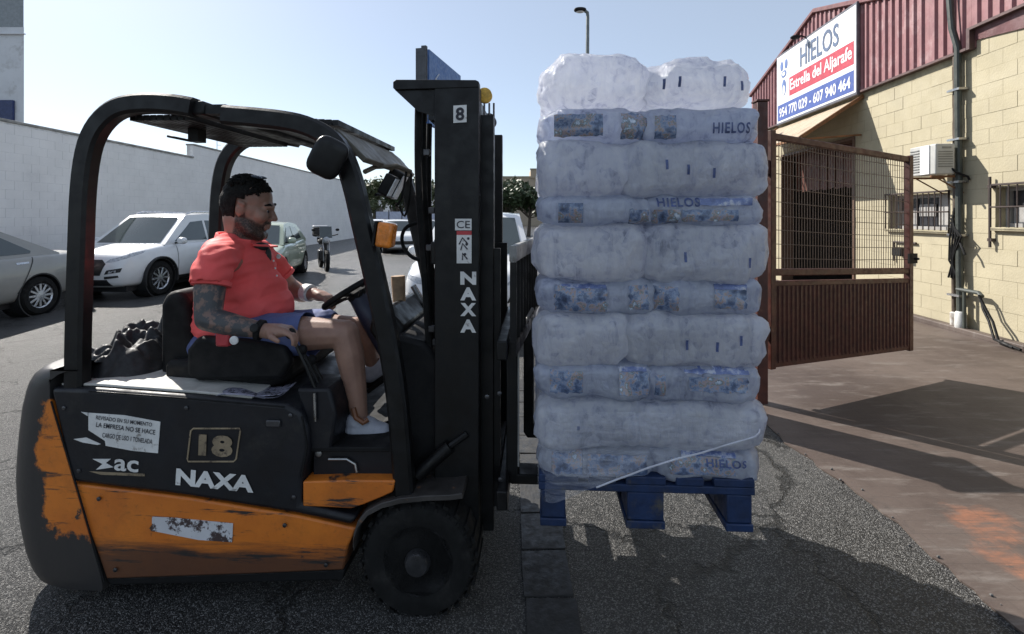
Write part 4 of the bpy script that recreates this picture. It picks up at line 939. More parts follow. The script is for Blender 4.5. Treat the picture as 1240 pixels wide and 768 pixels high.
def rect_decal(row, x0, y0, x1, y1, m, name='label_print', ragged=.0):
    a, b = Lp(x0, y1), Lp(x1, y0); n1 = max(4, int((b[0]-a[0])/.012)); n2 = max(2, int((b[1]-a[1])/.012))
    mb = MB().grid(lambda s, t: (a[0]+(b[0]-a[0])*s+ragged*noise.noise(Vector((t*6+x0, s*3, row)))*(1 if s > .5 else -1), 0, a[1]+(b[1]-a[1])*t+ragged*.6*noise.noise(Vector((s*7+x0, t*2, row+5)))), n1, n2); wrap_decal(row, mb.mesh(name, m, 0, recalc=False), m, name)
def text_decal(row, s, cx, cy, w, h):
    me = text_me(s, h/326, fit=w/326, bold=.025, spacing=1.15); c = Lp(cx, cy)
    me.transform(frame((c[0], 0, c[1]), (1, 0, 0), (0, 0, 1))); bm = bmesh.new(); bm.from_mesh(me)
    bmesh.ops.subdivide_edges(bm, edges=[e for e in bm.edges if e.calc_length() > .015], cuts=1); bm.to_mesh(me); bm.free()
    wrap_decal(row, me, lett, 'bag_lettering', .007)
for row, x0, y0, x1, y1 in ((1, 671, 138, 730, 165), (1, 752, 136, 786, 168), (1, 793, 140, 818, 168), (3, 676, 246, 706, 270), (3, 762, 254, 786, 271), (3, 793, 254, 824, 271), (3, 826, 254, 895, 268), (5, 672, 347, 735, 377), (5, 762, 346, 786, 376), (5, 793, 347, 820, 376), (5, 866, 352, 905, 374),
                            (7, 666, 450, 706, 476), (7, 750, 452, 786, 478), (7, 793, 454, 806, 480), (9, 668, 547, 705, 572), (9, 712, 553, 784, 574), (7, 835, 458, 905, 474), (9, 812, 556, 890, 574)):
    rect_decal(row, x0, y0, x1, y1, pic, ragged=.012)
for row, x0, y0, x1, y1 in ((3, 848, 240, 912, 249), (5, 678, 345, 734, 349), (5, 866, 345, 905, 351), (7, 750, 447, 784, 451), (7, 830, 446, 908, 453), (9, 826, 549, 892, 554)): rect_decal(row, x0, y0, x1, y1, bluebar, ragged=.008)
for row, s, cx, cy, w, h in ((1, 'HIELOS', 886, 155, 44, 13), (3, 'HIELOS', 822, 245, 50, 11), (9, 'HIELOS', 880, 562, 46, 9)): text_decal(row, s, cx, cy, w, h)
# short dark date marks on the clear rows
for row, x, y in ((0, 804, 102), (0, 822, 100), (0, 876, 100), (0, 900, 103), (2, 806, 200), (2, 863, 210), (2, 832, 206), (4, 828, 311), (4, 906, 318), (6, 832, 418), (6, 868, 420), (6, 896, 412), (8, 700, 520)): rect_decal(row, x-1.6, y-6, x+1.6, y+6, lett, 'date_mark')
# stretch film round the foot of the load
film = bpy.data.materials.new('stretch_film'); t, b, o = nodes(film)
b.inputs['Base Color'].default_value = (.62, .64, .72, 1); b.inputs['Roughness'].default_value = .16; b.inputs['Specular IOR Level'].default_value = .7
tp_ = nd(t, 'ShaderNodeBsdfTransparent'); mx = nd(t, 'ShaderNodeMixShader'); p = pos(t); mp = nd(t, 'ShaderNodeMapping'); mp.inputs['Scale'].default_value = (1, 1, 6); mp.inputs['Rotation'].default_value = (0, R(-20), 0); t.links.new(p, mp.inputs[0])
f_ = noise_fac(t, mp.outputs[0], 7, 6, .7, .3, .75); t.links.new(mth(t, 'ADD', mth(t, 'MULTIPLY', f_, .28), .06), mx.inputs[0]); t.links.new(tp_.outputs[0], mx.inputs[1]); t.links.new(b.outputs[0], mx.inputs[2]); t.links.new(mx.outputs[0], o.inputs[0])
n = nd(t, 'ShaderNodeTexNoise', i_Scale=9, i_Detail=5.0); t.links.new(mp.outputs[0], n.inputs['Vector']); bump(t, b, n.outputs[0], .6, .02)
fr_ = thing('stretch_film', 'clear stretch film pulled slantwise over the lowest ice bags and pallet', 'plastic film'); fr_.matrix_world = FM @ Matrix.Translation((pu0, PV, pzt))
def film_pt(s, t):
    px = 651+(929-651)*s; ylo = 612-18*s*0-(72*max(0, (s-.2)/.8))-(24*min(1, s/.2)); yhi = 500-6*math.sin(s*5)
    u, z = Lp(px, ylo+(yhi-ylo)*t); d = -.028-.01*math.sin(s*9+t*5)-.006*noise.noise(Vector((s*8, t*6, 1)))
    k = max(0, abs(s-.5)-.42)/.08; return (u-pu0, d+.10*k*k, z-pzt)
obj('film_sheet', MB().grid(film_pt, 50, 12), film, fr_, smooth=80)
obj('film_edge', MB().tube([Vector(film_pt(s/40, 0))+Vector((0, -.003, 0)) for s in range(10, 40)], .0035, 6), Mt('gathered_film', (.55, .56, .62), .25, coat=.4), fr_)
# ================================================================== PERSON (driver)
def skin_mat():
    m = bpy.data.materials.new('skin'); t, b, o = nodes(m); tc = nd(t, 'ShaderNodeTexCoord').outputs['Object']
    c = mixc(t, noise_fac(t, tc, 9, 5, .6, .35, .65), (.27, .155, .115), (.35, .205, .15))
    at = nd(t, 'ShaderNodeAttribute', attribute_name='ink'); n = noise_fac(t, tc, 26, 6, .65, .40, .52)
    k = mth(t, 'MULTIPLY', at.outputs['Fac'], mth(t, 'ADD', mth(t, 'MULTIPLY', n, .55), .40))
    c = mixc(t, k, c, (.045, .055, .062))
    bt_ = nd(t, 'ShaderNodeAttribute', attribute_name='stubble'); c = mixc(t, mth(t, 'MULTIPLY', bt_.outputs['Fac'], mth(t, 'ADD', mth(t, 'MULTIPLY', noise_fac(t, tc, 160, 3, .6, .35, .6), .3), .66)), c, (.018, .014, .012))
    t.links.new(c, b.inputs['Base Color']); b.inputs['Roughness'].default_value = .5; b.inputs['Subsurface Weight'].default_value = .08; b.inputs['Subsurface Scale'].default_value = .01
    n2 = nd(t, 'ShaderNodeTexNoise', i_Scale=120, i_Detail=4.0); t.links.new(tc, n2.inputs['Vector']); bump(t, b, n2.outputs[0], .2, .002)
    return m
skin = skin_mat()
hairm = Mt('dark_hair', (.010, .009, .008), .75, spec=.25, var=.5, vs=40, bmp=.9, bs=220, bd=.006)
beardm = Mt('dark_beard', (.035, .026, .021), .7, var=.5, vs=60, bmp=.9, bs=300, bd=.004)
shirtm = Mt('coral_polo', (.86, .115, .11), .8, var=.08, vs=4, bmp=.25, bs=400, bd=.001)
shirtd = Mt('dark_collar_lining', (.02, .03, .028), .7)
shortm = Mt('blue_shorts', (.09, .12, .27), .75, var=.2, vs=9, bmp=.3, bs=300, bd=.001)
shoem = Mt('pale_grey_shoe', (.42, .44, .50), .6, var=.15, vs=20)
brown = Mt('brown_leather', (.20, .08, .035), .5)
HIP = L(285, 415, .38)
per = thing('person', 'driver in a coral polo shirt and blue shorts sitting at the forklift wheel', 'person'); per.matrix_world = FM @ Matrix.Translation(HIP)
def P(x, y, v): return L(x, y, v)-HIP
VM = .36
# --- head frame
HS = 1.12; HC = P(302, 252, VM); hq = Matrix.Rotation(R(13), 3, 'Y') @ Matrix.Rotation(R(13), 3, 'Z')
def H(x, y, z): return HC+(hq @ Vector((x, y, z)))*HS
qh = hq.to_quaternion()
def hell(mb, c, r, nu=20, nv=14): mb.ell(H(*c), tuple(a*HS for a in r), nu, nv, q=qh)
body = MB()
hell(body, (-.012, 0, .045), (.098, .077, .085)); hell(body, (.02, 0, -.03), (.068, .064, .085)); hell(body, (.0, 0, -.0), (.085, .074, .075))
body.cap([H(-.012, -.052, -.055), H(.035, -.045, -.09), H(.072, -.018, -.108), H(.072, .018, -.108), H(.035, .045, -.09), H(-.012, .052, -.055)], [.024*HS, .025*HS, .022*HS, .022*HS, .025*HS, .024*HS])
hell(body, (.03, 0, -.085), (.05, .045, .04))
body.cap([H(.078, -.034, .026), H(.088, 0, .024), H(.078, .034, .026)], [.015*HS]*3)
body.cap([H(.088, 0, .018), H(.104, 0, -.012), H(.112, 0, -.024)], [.009*HS, .0125*HS, .0135*HS]); body.ell(H(.100, -.014, -.028), .0095*HS); body.ell(H(.100, .014, -.028), .0095*HS)
hell(body, (.066, -.042, -.018), (.03, .026, .03)); hell(body, (.066, .042, -.018), (.03, .026, .03))
hell(body, (.086, 0, -.056), (.017, .026, .008)); hell(body, (.083, 0, -.070), (.017, .023, .009)); hell(body, (.078, 0, -.05), (.02, .03, .02))
for s in (-1, 1):
    hell(body, (-.012, s*.076, -.002), (.020, .009, .033)); body.cap([H(-.02, s*.082, .026), H(.004, s*.084, .02)], [.007*HS]*2)
body.cap([H(-.03, 0, -.05), P(293, 291, VM), P(286, 312, VM)], [.066*HS, .070, .080])
# --- torso core, arms, legs
body.ell(P(286, 335, VM), (.13, .14, .13)); body.ell(P(290, 380, VM), (.15, .14, .12)); body.ell(P(285, 415, VM), (.14, .16, .09))
nS, nE, nWr = P(261, 316, .10), P(252, 386, .03), P(322, 401, .05)
body.cap([P(280, 318, .26), nS, P(254, 352, .06), nE], [.07, .07, .062, .052]); body.cap([nE, P(278, 393, .03), nWr], [.052, .050, .031])
fS, fE, fWr = P(322, 314, .58), P(352, 350, .66), P(380, 356, .58)
body.cap([P(294, 320, .47), fS, fE], [.07, .064, .05]); body.cap([fE, P(366, 356, .63), fWr], [.056, .046, .033])
def hand(w, d, up, curl, s=1.0, thumb=-1):
    """palm, four bent fingers of different length and a thumb from the side of the palm; closes by `curl`"""
    d = d.normalized(); up = (up-d*up.dot(d)).normalized(); sd = d.cross(up)*thumb
    pc = w+d*.05*s
    body.cap([w+d*.01, pc-sd*.016*s, pc+d*.035*s-sd*.022*s], [.031*s, .026*s, .018*s]); body.cap([w+d*.01, pc+sd*.016*s, pc+d*.035*s+sd*.022*s], [.031*s, .026*s, .018*s]); body.cap([pc, pc+d*.035*s], [.026*s, .018*s])
    for i, (off, ln) in enumerate(((.030, .072), (.010, .080), (-.010, .075), (-.029, .060))):
        p = pc+d*.034*s+sd*off*s; pts = [p]; a = 0
        for k, (f, c) in enumerate(((.45, curl[0]), (.32, curl[1]), (.23, curl[2]))):
            a += c+i*.05; p = p+(d*math.cos(a)-up*math.sin(a))*ln*f*s; pts.append(p)
        body.cap(pts, [.0105*s, .0098*s, .009*s, .008*s], 10)
    tb = w+d*.03*s+sd*.028*s; t1 = tb+(d*.55+sd*.7-up*.25).normalized()*.038*s; t2 = t1+(d*.85+sd*.1-up*.5).normalized()*.032*s
    body.cap([tb, t1, t2], [.014*s, .0125*s, .0095*s], 10)
knob = P(352, 404, .05)
hand(nWr, (knob-nWr)+Vector((0, 0, .012)), Vector((0, 0, 1)), (.35, .75, .6), 1.08, 1)
whl = P(397, 362, .58); hand(fWr, (whl-fWr)+Vector((.0, -.02, .01)), Vector((.1, .1, 1)), (.5, .9, .8), 1.05, -1)
nH, nK, nA = P(296, 408, .27), P(418, 404, .20), P(436, 508, .20)
body.cap([nH, P(360, 404, .23), nK], [.098, .084, .062]); body.cap([nK, P(424, 430, .20), P(429, 460, .20), nA], [.062, .063, .053, .035])
fH, fK, fA = P(300, 405, .46), P(432, 398, .45), P(452, 444, .50)
body.cap([fH, P(370, 396, .47), fK], [.094, .080, .060]); body.cap([fK, P(446, 415, .47), fA], [.06, .055, .036])
body.cap([nA, P(432, 520, .20), P(462, 523, .20)], [.040, .040, .030]); body.cap([fA, P(452, 450, .50), P(474, 440, .50)], [.04, .038, .028])
me = baked('person_body', body, skin, [('REMESH', dict(mode='VOXEL', voxel_size=.0058)), ('SMOOTH', dict(factor=.5, iterations=4))], 180)
ink = me.attributes.new('ink', 'FLOAT', 'POINT'); A0, A1, A2 = P(254, 350, .06), nE, P(316, 401, .045)
def segd(p, a, b): ab = b-a; t = max(0, min(1, (p-a).dot(ab)/ab.length_squared)); return (p-(a+ab*t)).length
vals = []
for v in me.vertices:
    d = min(segd(v.co, A0, A1), segd(v.co, A1, nE*.45+nWr*.55)); vals.append(1.0 if d < .085 and v.co.y+HIP.y < .14 else 0.0)
ink.data.foreach_set('value', vals)
hqi = hq.inverted(); bl = []; me.calc_loop_triangles() if False else None
def ss(a, b_, x): t = max(0, min(1, (x-a)/(b_-a))); return t*t*(3-2*t)
for v in me.vertices:
    p = (hqi @ (v.co-HC))/HS; m_ = 0
    if -.165 < p.z < .04 and p.x > -.045 and abs(p.y) < .11 and p.length < .19:
        zl_ = -.030-.42*max(0, p.x-.012) if p.x > .012 else -.030+.07*ss(.014, -.002, p.x)
        zl_ += .004*noise.noise(p*60); m_ = ss(zl_+.006, zl_-.008, p.z)*ss(-.030, -.018, p.x)*ss(-.138, -.118, p.z)
        if p.x < .014 and abs(p.y) > .0745 and p.z > -.04: m_ = 0
        if p.x > .07:
            mo_ = ss(-.036, -.042, p.z)*ss(.036, .028, abs(p.y)); m_ = max(m_, mo_)
            if -.078 < p.z < -.050 and abs(p.y) < .024 and p.x > .082: m_ = 0
    bl.append(m_)
ba = me.attributes.new('stubble', 'FLOAT', 'POINT'); ba.data.foreach_set('value', bl)
nrm_ = [v.normal.copy() for v in me.vertices]
for v, n_, k_ in zip(me.vertices, nrm_, bl): v.co += n_*(k_*(.002+.002*noise.noise(v.co*110)))
link('body', me, per)
# eyes, brows, hair, beard
for s in (-1, 1):
    e = obj('eye', MB().ell(H(.0745, s*.032, .004), .0125*HS, 14, 10), Mt('eye_white', (.6, .57, .54), .2, var=.05, bmp=0) if s < 0 else bpy.data.materials['eye_white'], per, smooth=180)
    obj('iris', MB().ell(H(.0862, s*.0325, .003), .0062*HS, 10, 8), inkm, e, smooth=180)
    obj('eyebrow', MB().cap([H(.092, s*.016, .030), H(.090, s*.036, .036), H(.076, s*.052, .030)], [.005, .0065, .004], 8), hairm, per, smooth=180)
hm = MB(); hm.ell((0, 0, 0), (1, 1, 1), 40, 26)
keep = []; pts = []
for (x, y, z) in hm.v:
    p = Vector((-.018+x*.105, y*.0835, .026+z*.115)); p += Vector((x, y, z))*.006*noise.noise(p*55); pts.append(p)
def hair_ok(p):
    if p.x > .062: return p.z > .088-.2*(p.x-.062)*0
    if p.x > .012: return p.z > .056+.35*(p.x-.012)
    if p.x > -.022: return p.z > (.034 if abs(p.y) > .06 else .0)
    return p.z > -.078+.25*max(0, p.x+.06)
fs = [f for f in hm.f if all(hair_ok(pts[i]) for i in f)]
used = sorted({i for f in fs for i in f}); mp_ = {i: k for k, i in enumerate(used)}
hb = MB(); hb.add([H(*pts[i]) for i in used], [[mp_[i] for i in f] for f in fs])
ho = obj('hair', hb, hairm, per, smooth=180); so_ = ho.modifiers.new('thick', 'SOLIDIFY'); so_.thickness = .006; so_.offset = -1
for k in range(10):   # combed-up fringe
    a = -.05+.01*k; hb2 = None
fr2 = MB()
for k in range(260):
    yv = rnd.uniform(-.072, .072); x0 = rnd.uniform(-.075, .050); yv *= .9; zt_h = .047+.094*math.sqrt(max(.02, 1-((x0+.016)/.105)**2-(yv/.0835)**2))
    p0 = H(x0, yv, zt_h-.008); p1 = H(x0-.006+rnd.uniform(-.004, .004), yv*1.03, zt_h+.003); p2 = H(x0-.020, yv*1.02+rnd.uniform(-.004, .004), zt_h+.002-.12*max(0, -x0))
    fr2.tube([p0, p1, p2], [.006, .0055, .002], 5)
for k in range(150):       # soft edge along the hairline and temples
    s_ = rnd.choice((-1, 1)); q_ = rnd.random(); xx = .064-.056*q_; yy = s_*(.02+.062*min(1, q_*1.5+rnd.uniform(-.2, .1))); zz = .090-.026*q_+rnd.uniform(-.008, .006)
    n_ = Vector((xx+.016, yy*1.5, (zz-.047)*1.1)).normalized(); sc2 = 1/math.sqrt(((xx+.016)/.1035)**2+(yy/.082)**2+((zz-.047)/.0925)**2); xx = -.016+(xx+.016)*sc2; yy *= sc2; zz = .047+(zz-.047)*sc2
    fr2.tube([H(xx, yy, zz), H(xx-.008, yy, zz+.007), H(xx-.018, yy*.99, zz+.012)], [.0022, .0045, .004], 5)
obj('fringe', fr2, hairm, ho, smooth=180)
sg_ = obj('sunglasses', MB().ell(H(.012, -.034, .141), (.024, .028, .008), 14, 8, q=qh).ell(H(.012, .034, .141), (.024, .028, .008), 14, 8, q=qh).tube([H(.012, -.01, .145), H(.012, .01, .145)], .004, 6), Mt('blue_grey_lens', (.10, .13, .17), .12, coat=.5), per)
# --- polo shirt
sh_ = MB()
sh_.ell(P(287, 330, VM), (.172, .198, .16), 28, 18); sh_.ell(P(298, 350, VM), (.18, .185, .13), 28, 18); sh_.ell(P(292, 372, VM), (.205, .188, .13), 28, 18); sh_.ell(P(286, 392, VM), (.19, .19, .09), 28, 18); sh_.ell(P(310, 370, VM), (.17, .17, .10), 28, 18)
sh_.cap([P(284, 304, VM), P(268, 310, .19), P(262, 318, .10), P(256, 336, .065)], [.078, .080, .080, .074]); sh_.cap([P(256, 336, .065), P(254, 352, .055)], [.074, .074])
sh_.cap([P(296, 304, VM), P(312, 308, .5), P(324, 318, .58), P(344, 342, .645)], [.078, .082, .08, .07])
sh_.cap([P(281, 305, VM-.05), P(281, 305, VM+.05)], [.092, .092])
def cut(me, tests):
    bm = bmesh.new(); bm.from_mesh(me)
    for co, no in tests:
        r_ = bmesh.ops.bisect_plane(bm, geom=bm.verts[:]+bm.edges[:]+bm.faces[:], plane_co=co, plane_no=no, clear_outer=True)
    bm.to_mesh(me); bm.free(); return me
sme = baked('polo', sh_, shirtm, [('REMESH', dict(mode='VOXEL', voxel_size=.0075)), ('SMOOTH', dict(factor=.5, iterations=6))], 180)
bm = bmesh.new(); bm.from_mesh(sme)
def cutloc(bm, co, no, sel):
    fs_ = [f for f in bm.faces if sel(f.calc_center_median())]
    g = list({v for f in fs_ for v in f.verts})+list({e for f in fs_ for e in f.edges})+fs_
    bmesh.ops.bisect_plane(bm, geom=g, plane_co=co, plane_no=no, clear_outer=True)
def hem(bm, a, b_, t0, rad, ok):
    ax_ = (b_-a); ln = ax_.length; ax_.normalize(); kill = []
    for v in bm.verts:
        s_ = (v.co-a).dot(ax_)/ln; r_ = (v.co-a-ax_*s_*ln).length
        if s_ > t0 and r_ < rad and ok(v.co): kill.append(v)
    bmesh.ops.delete(bm, geom=kill, context='VERTS')
hem(bm, P(262, 316, .10), P(254, 356, .055), .72, .115, lambda c: c.y < .155-HIP.y)
hem(bm, fS, fE, .62, .105, lambda c: c.y > .545-HIP.y)
bm.normal_update()
for v in bm.verts:
    c = v.co; w = noise.noise(Vector((c.x*7, c.y*5, c.z*17)))*.012+(1-2*abs(noise.noise(Vector((c.x*11+c.z*8, c.y*7, c.z*20-c.x*9)))))*.007
    zf = (P(0, 396, VM).z-c.z); w += .006*math.sin(c.z*75+noise.noise(c*6)*3)*max(0, min(1, (.06-(c.z-P(0, 400, VM).z))/.1))
    v.co += v.normal*w
bm.to_mesh(sme); bm.free()
sho = link('polo_shirt', sme, per); s2_ = sho.modifiers.new('thick', 'SOLIDIFY'); s2_.thickness = .004; s2_.offset = -1
def hem_ring(a, b_, t, r):
    ax_ = (b_-a).normalized(); c_ = a+(b_-a)*t
    obj('sleeve_hem', MB().lathe([(r-.004, -.011), (r+.003, -.010), (r+.0035, .009), (r-.003, .011)], c_, ax_, 28), shirtm, sho, smooth=50)
hem_ring(P(262, 316, .10), P(254, 356, .055), .70, .0745); hem_ring(fS, fE, .60, .074)
for k in range(3): obj('button', MB().lathe([(.005, 0), (.005, -.003)], P(331+2*k, 316+9*k, .355), (-.9, .1, -.1), 10), white, sho)
cn = H(-.03, 0, -.115)
colr = MB()
for k in range(24):
    pass
cpath = []
cc_ = P(288, 293, VM); 
for k in range(25):
    a = math.pi*.16+2*math.pi*.84*k/24*1.0; cpath.append(cc_+Vector((math.cos(a)*.098+.002, math.sin(a)*.094, -.020*math.cos(a)+.004)))
obj('collar', MB().tube(cpath, .02, rect=(.052, .012), up=(0, 0, 1)), shirtm, sho, smooth=60)
obj('collar_flap', MB().prism([(0, 0), (.075, -.01), (.045, -.07), (-.005, -.045)], -.004, .004), shirtm, sho).matrix_local = frame(P(306, 297, .30), Vector((.8, .5, -.1)), Vector((.1, 0, 1)))
obj('collar_flap', MB().prism([(0, 0), (.07, -.01), (.045, -.065), (-.005, -.045)], -.004, .004), shirtm, sho).matrix_local = frame(P(316, 297, .44), Vector((.8, -.5, -.1)), Vector((.1, 0, 1)))
obj('placket', MB().ell(P(316, 299, .37), (.035, .05, .022), 14, 10).ell(P(325, 311, .37), (.012, .022, .045), 12, 8), shirtd, sho, smooth=180)
obj('chest_badge', MB().lathe([(.012, 0), (.012, -.004)], P(338, 310, .46)+Vector((.012, -.03, 0)), (-.8, .55, 0), 12), white, sho)
# --- shorts, shoes, watch, wrist band
sr = MB(); sr.ell(P(280, 414, VM), (.185, .20, .105), 24, 14)
sr.cap([P(286, 410, .26), P(330, 406, .25), P(386, 404, .22)], [.108, .106, .098]); sr.cap([P(290, 406, .46), P(340, 400, .47), P(392, 396, .47)], [.102, .1, .094])
srm = baked('shorts', sr, shortm, [('REMESH', dict(mode='VOXEL', voxel_size=.0075)), ('SMOOTH', dict(factor=.5, iterations=5))], 180)
bm = bmesh.new(); bm.from_mesh(srm); hx = P(380, 404, .225).x
bmesh.ops.bisect_plane(bm, geom=bm.verts[:]+bm.edges[:]+bm.faces[:], plane_co=Vector((hx+.02, 0, 0)), plane_no=Vector((1, -.1, .25)).normalized(), clear_outer=True); bm.normal_update()
for v in bm.verts: c = v.co; v.co += v.normal*(noise.noise(Vector((c.x*18, c.y*8, c.z*8)))*.007+noise.noise(c*30)*.002)
bm.to_mesh(srm); bm.free(); so2 = link('shorts', srm, per); q_ = so2.modifiers.new('thick', 'SOLIDIFY'); q_.thickness = .004; q_.offset = -1
def shoe(a, toe, sole):
    m = MB(); d = (toe-a).normalized(); m.cap([a-d*.02-Vector((0, 0, .012)), (a+toe)/2, toe], [.048, .046, .036]); m.cap([a-d*.02+Vector((0, 0, .02)), (a*.6+toe*.4)+Vector((0, 0, .01))], [.046, .042])
    me = baked('shoe', m, shoem, [('REMESH', dict(mode='VOXEL', voxel_size=.005)), ('SMOOTH', dict(factor=.5, iterations=4))], 180); o = link('shoe', me, per)
    s = MB().cap([a-d*.03-Vector((0, 0, .042)), toe-Vector((0, 0, .028))], [.036, .034]); obj('sole', s, rubber, o, smooth=180); return o
shoe(P(436, 517, .20), P(464, 522, .20), 0); shoe(P(454, 449, .50), P(476, 440, .50), 0)
obj('heel_strap', MB().tube([P(428, 494, .16), P(431, 506, .152), P(440, 512, .15), P(446, 508, .16)], .012, 8), brown, per)
def band(a, b, r, w, m, name):
    ax_ = (b-a).normalized(); return obj(name, MB().lathe([(r, -w/2), (r+.005, -w/2+.003), (r+.005, w/2-.003), (r, w/2)], a, ax_, 24), m, per)
wt = band(nWr*.9+nE*.1, nWr, .038, .026, matte, 'watch'); obj('watch_face', MB().lathe([(.018, 0), (.018, .01), (.014, .012)], nWr*.9+nE*.1+Vector((-.002, -.034, .014)), (0, -1, .35), 16), black, wt)
band(fWr*.75+fE*.25, fWr, .041, .05, white, 'wrist_band')

# ================================================================== LOOSE THINGS ON THE TRUCK
def cloth(name, parent, fn, nu, nv, m, th=.006):
    o = obj(name, MB().grid(fn, nu, nv), m, parent, smooth=180); s = o.modifiers.new('thick', 'SOLIDIFY'); s.thickness = th; s.offset = 0; return o
jm = Mt('black_jacket_cloth', (.012, .012, .014), .6, var=.3, vs=20, bmp=.3, bs=250, bd=.001)
jk = thing('jacket', 'crumpled black jacket thrown on the battery cover behind the seat', 'jacket'); jc = L(165, 444, .35); jk.matrix_world = FM @ Matrix.Translation(Vector((jc.x, .35, LU(165, 460, .2)[1])))
def heap(seed, cx, cy, rx, ry, h, tilt=0.0):
    o3 = Vector((seed, seed*2.3, seed*.7))
    def fn(s, t):
        a = 2*math.pi*s; r = t
        p = Vector((cx+math.cos(a)*rx*r*(1+.18*noise.noise(Vector((math.cos(a)*2, math.sin(a)*2, seed)))), cy+math.sin(a)*ry*r, 0))
        q = Vector((p.x*9, p.y*9, 0))+o3; rd = 1-abs(noise.noise(q))*1.9; rd2 = 1-abs(noise.noise(q*2.3))*1.9
        z = h*max(0, (1-r**2.6))*(.45+.5*rd+.16*rd2)+.02*rd2*(1-r*.7)
        return Vector((p.x, p.y, max(.008, z)+tilt*p.x*(1-r**4)))
    return fn
cloth('jacket_body', jk, heap(2.2, .03, -.05, .21, .22, .19), 90, 40, jm); cloth('jacket_sleeve', jk, heap(5.4, -.06, -.12, .16, .12, .15), 60, 26, jm); cloth('jacket_sleeve', jk, heap(8.1, -.12, .18, .20, .16, .17), 60, 26, jm); cloth('jacket_hood', jk, heap(11.7, .12, .15, .17, .17, .27), 60, 26, jm)
obj('zip_pull', MB().box(-.006, .006, -.02, .02, .0, .008), steel, jk, loc=(-.145, .2, .05))
pc = L(303, 478, .10); ps = thing('papers', 'loose printed papers in a clear sleeve on the edge of the battery cover', 'papers'); ps.matrix_world = FM @ Matrix.Translation(Vector((pc.x, .11, LU(303, 479, .10)[1]+.012)))
ppm = Mt('printed_paper', (.30, .30, .38), .3, var=.3, vs=30, dirt=(.06, .06, .08), ds=40, dl=(.5, .6), coat=.5)
for k in range(3): cloth('sheet', ps, lambda s, t, k=k: Vector((-.135+.27*s+.02*k, -.07+.14*t-.01*k, .004+.006*k+.012*math.sin(s*5+k)*s+.006*math.sin(t*4+s*3))), 16, 8, ppm, .0015)
# wooden handle standing in the cowl, with a cup-like plug below it
wh_ = tag(obj('wooden_handle', MB().tube([(0, 0, 0), (-.012, 0, .10), (-.02, 0, .26), (-.022, 0, .30)], [.02, .03, .036, .036], 14), wood), 'pale wooden tool handle standing upright behind the forklift dashboard', 'handle'); wp = L(487, 404, .55); wh_.matrix_world = FM @ Matrix.Translation(wp)
# ================================================================== TREES
def leafm(n, c): return Mt(n, c, .6, var=.45, vs=2.5, bmp=0, rand=.3)
leaf1 = leafm('olive_leaves', (.085, .10, .042)); leaf2 = leafm('dark_leaves', (.05, .075, .03)); barkm = Mt('bark', (.10, .08, .06), .9, var=.4, vs=12)
def tree(x, y, h, r, label, m, seed, nl=1500, ls=.3):
    rr = random.Random(seed); t = thing('tree', label, 'tree', (x, y, 0), 0, 'trees beyond the parked cars')
    tk = MB().tube([(0, 0, 0), (.1, .05, h*.3), (.05, 0, h*.6)], [.22*h/6, .15*h/6, .07*h/6], 8)
    cl = []
    for k in range(9):
        a = rr.uniform(0, 6.28); d = r*rr.uniform(.2, .75); c = Vector((math.cos(a)*d, math.sin(a)*d, h*rr.uniform(.45, .88))); cl.append((c, r*rr.uniform(.32, .55)))
        tk.tube([(0.05, 0, h*.32), c*.55+Vector((0, 0, h*.1)), c], [.07*h/6, .045*h/6, .02*h/6], 5)
    obj('trunk', tk, barkm, t); lf = MB()
    for k in range(nl):
        c, q = rr.choice(cl); d = Vector((rr.gauss(0, 1), rr.gauss(0, 1), rr.gauss(0, .8))).normalized()*q*rr.uniform(.5, 1.05); p = c+d
        a = Vector((rr.gauss(0, 1), rr.gauss(0, 1), rr.gauss(0, 1))).normalized(); b = a.orthogonal().normalized(); s = ls*rr.uniform(.5, 1.2)
        lf.add([p-a*s, p+b*s*.45, p+a*s, p-b*s*.45], [(0, 1, 2, 3)])
    obj('crown', lf, m, t, smooth=0)
def at(px, Y): return (px-CX)/F*Y
tree(at(612, 42), 42, 4.9, 2.0, 'olive green tree immediately right of the forklift mast', leaf1, 1, ls=.28)
tree(at(640, 40), 40, 4.6, 2.2, 'dark bushy tree between the mast and the ice stack, in front of the tan building', leaf2, 2, 2200, ls=.28)
tree(at(664, 46), 46, 5.0, 2.0, 'tall green tree partly hidden by the left edge of the ice', leaf1, 3)
tree(at(480, 48), 48, 5.6, 2.3, 'dark leafy tree seen under the work lamps beyond the wall end', leaf2, 4); tree(at(452, 60), 60, 6.2, 2.4, 'small far tree behind the end of the white wall', leaf1, 5); tree(at(512, 62), 62, 6.5, 2.6, 'far tree partly hidden by the forklift hoses', leaf1, 6); tree(at(700, 50), 50, 5, 2.4, 'far tree hidden behind the ice stack', leaf2, 8); tree(at(800, 55), 55, 5.4, 2.6, 'far tree behind the ice stack near the warehouse', leaf1, 9)
tree(at(560, 66), 66, 6, 2.6, 'far tree behind the forklift mast', leaf2, 10)
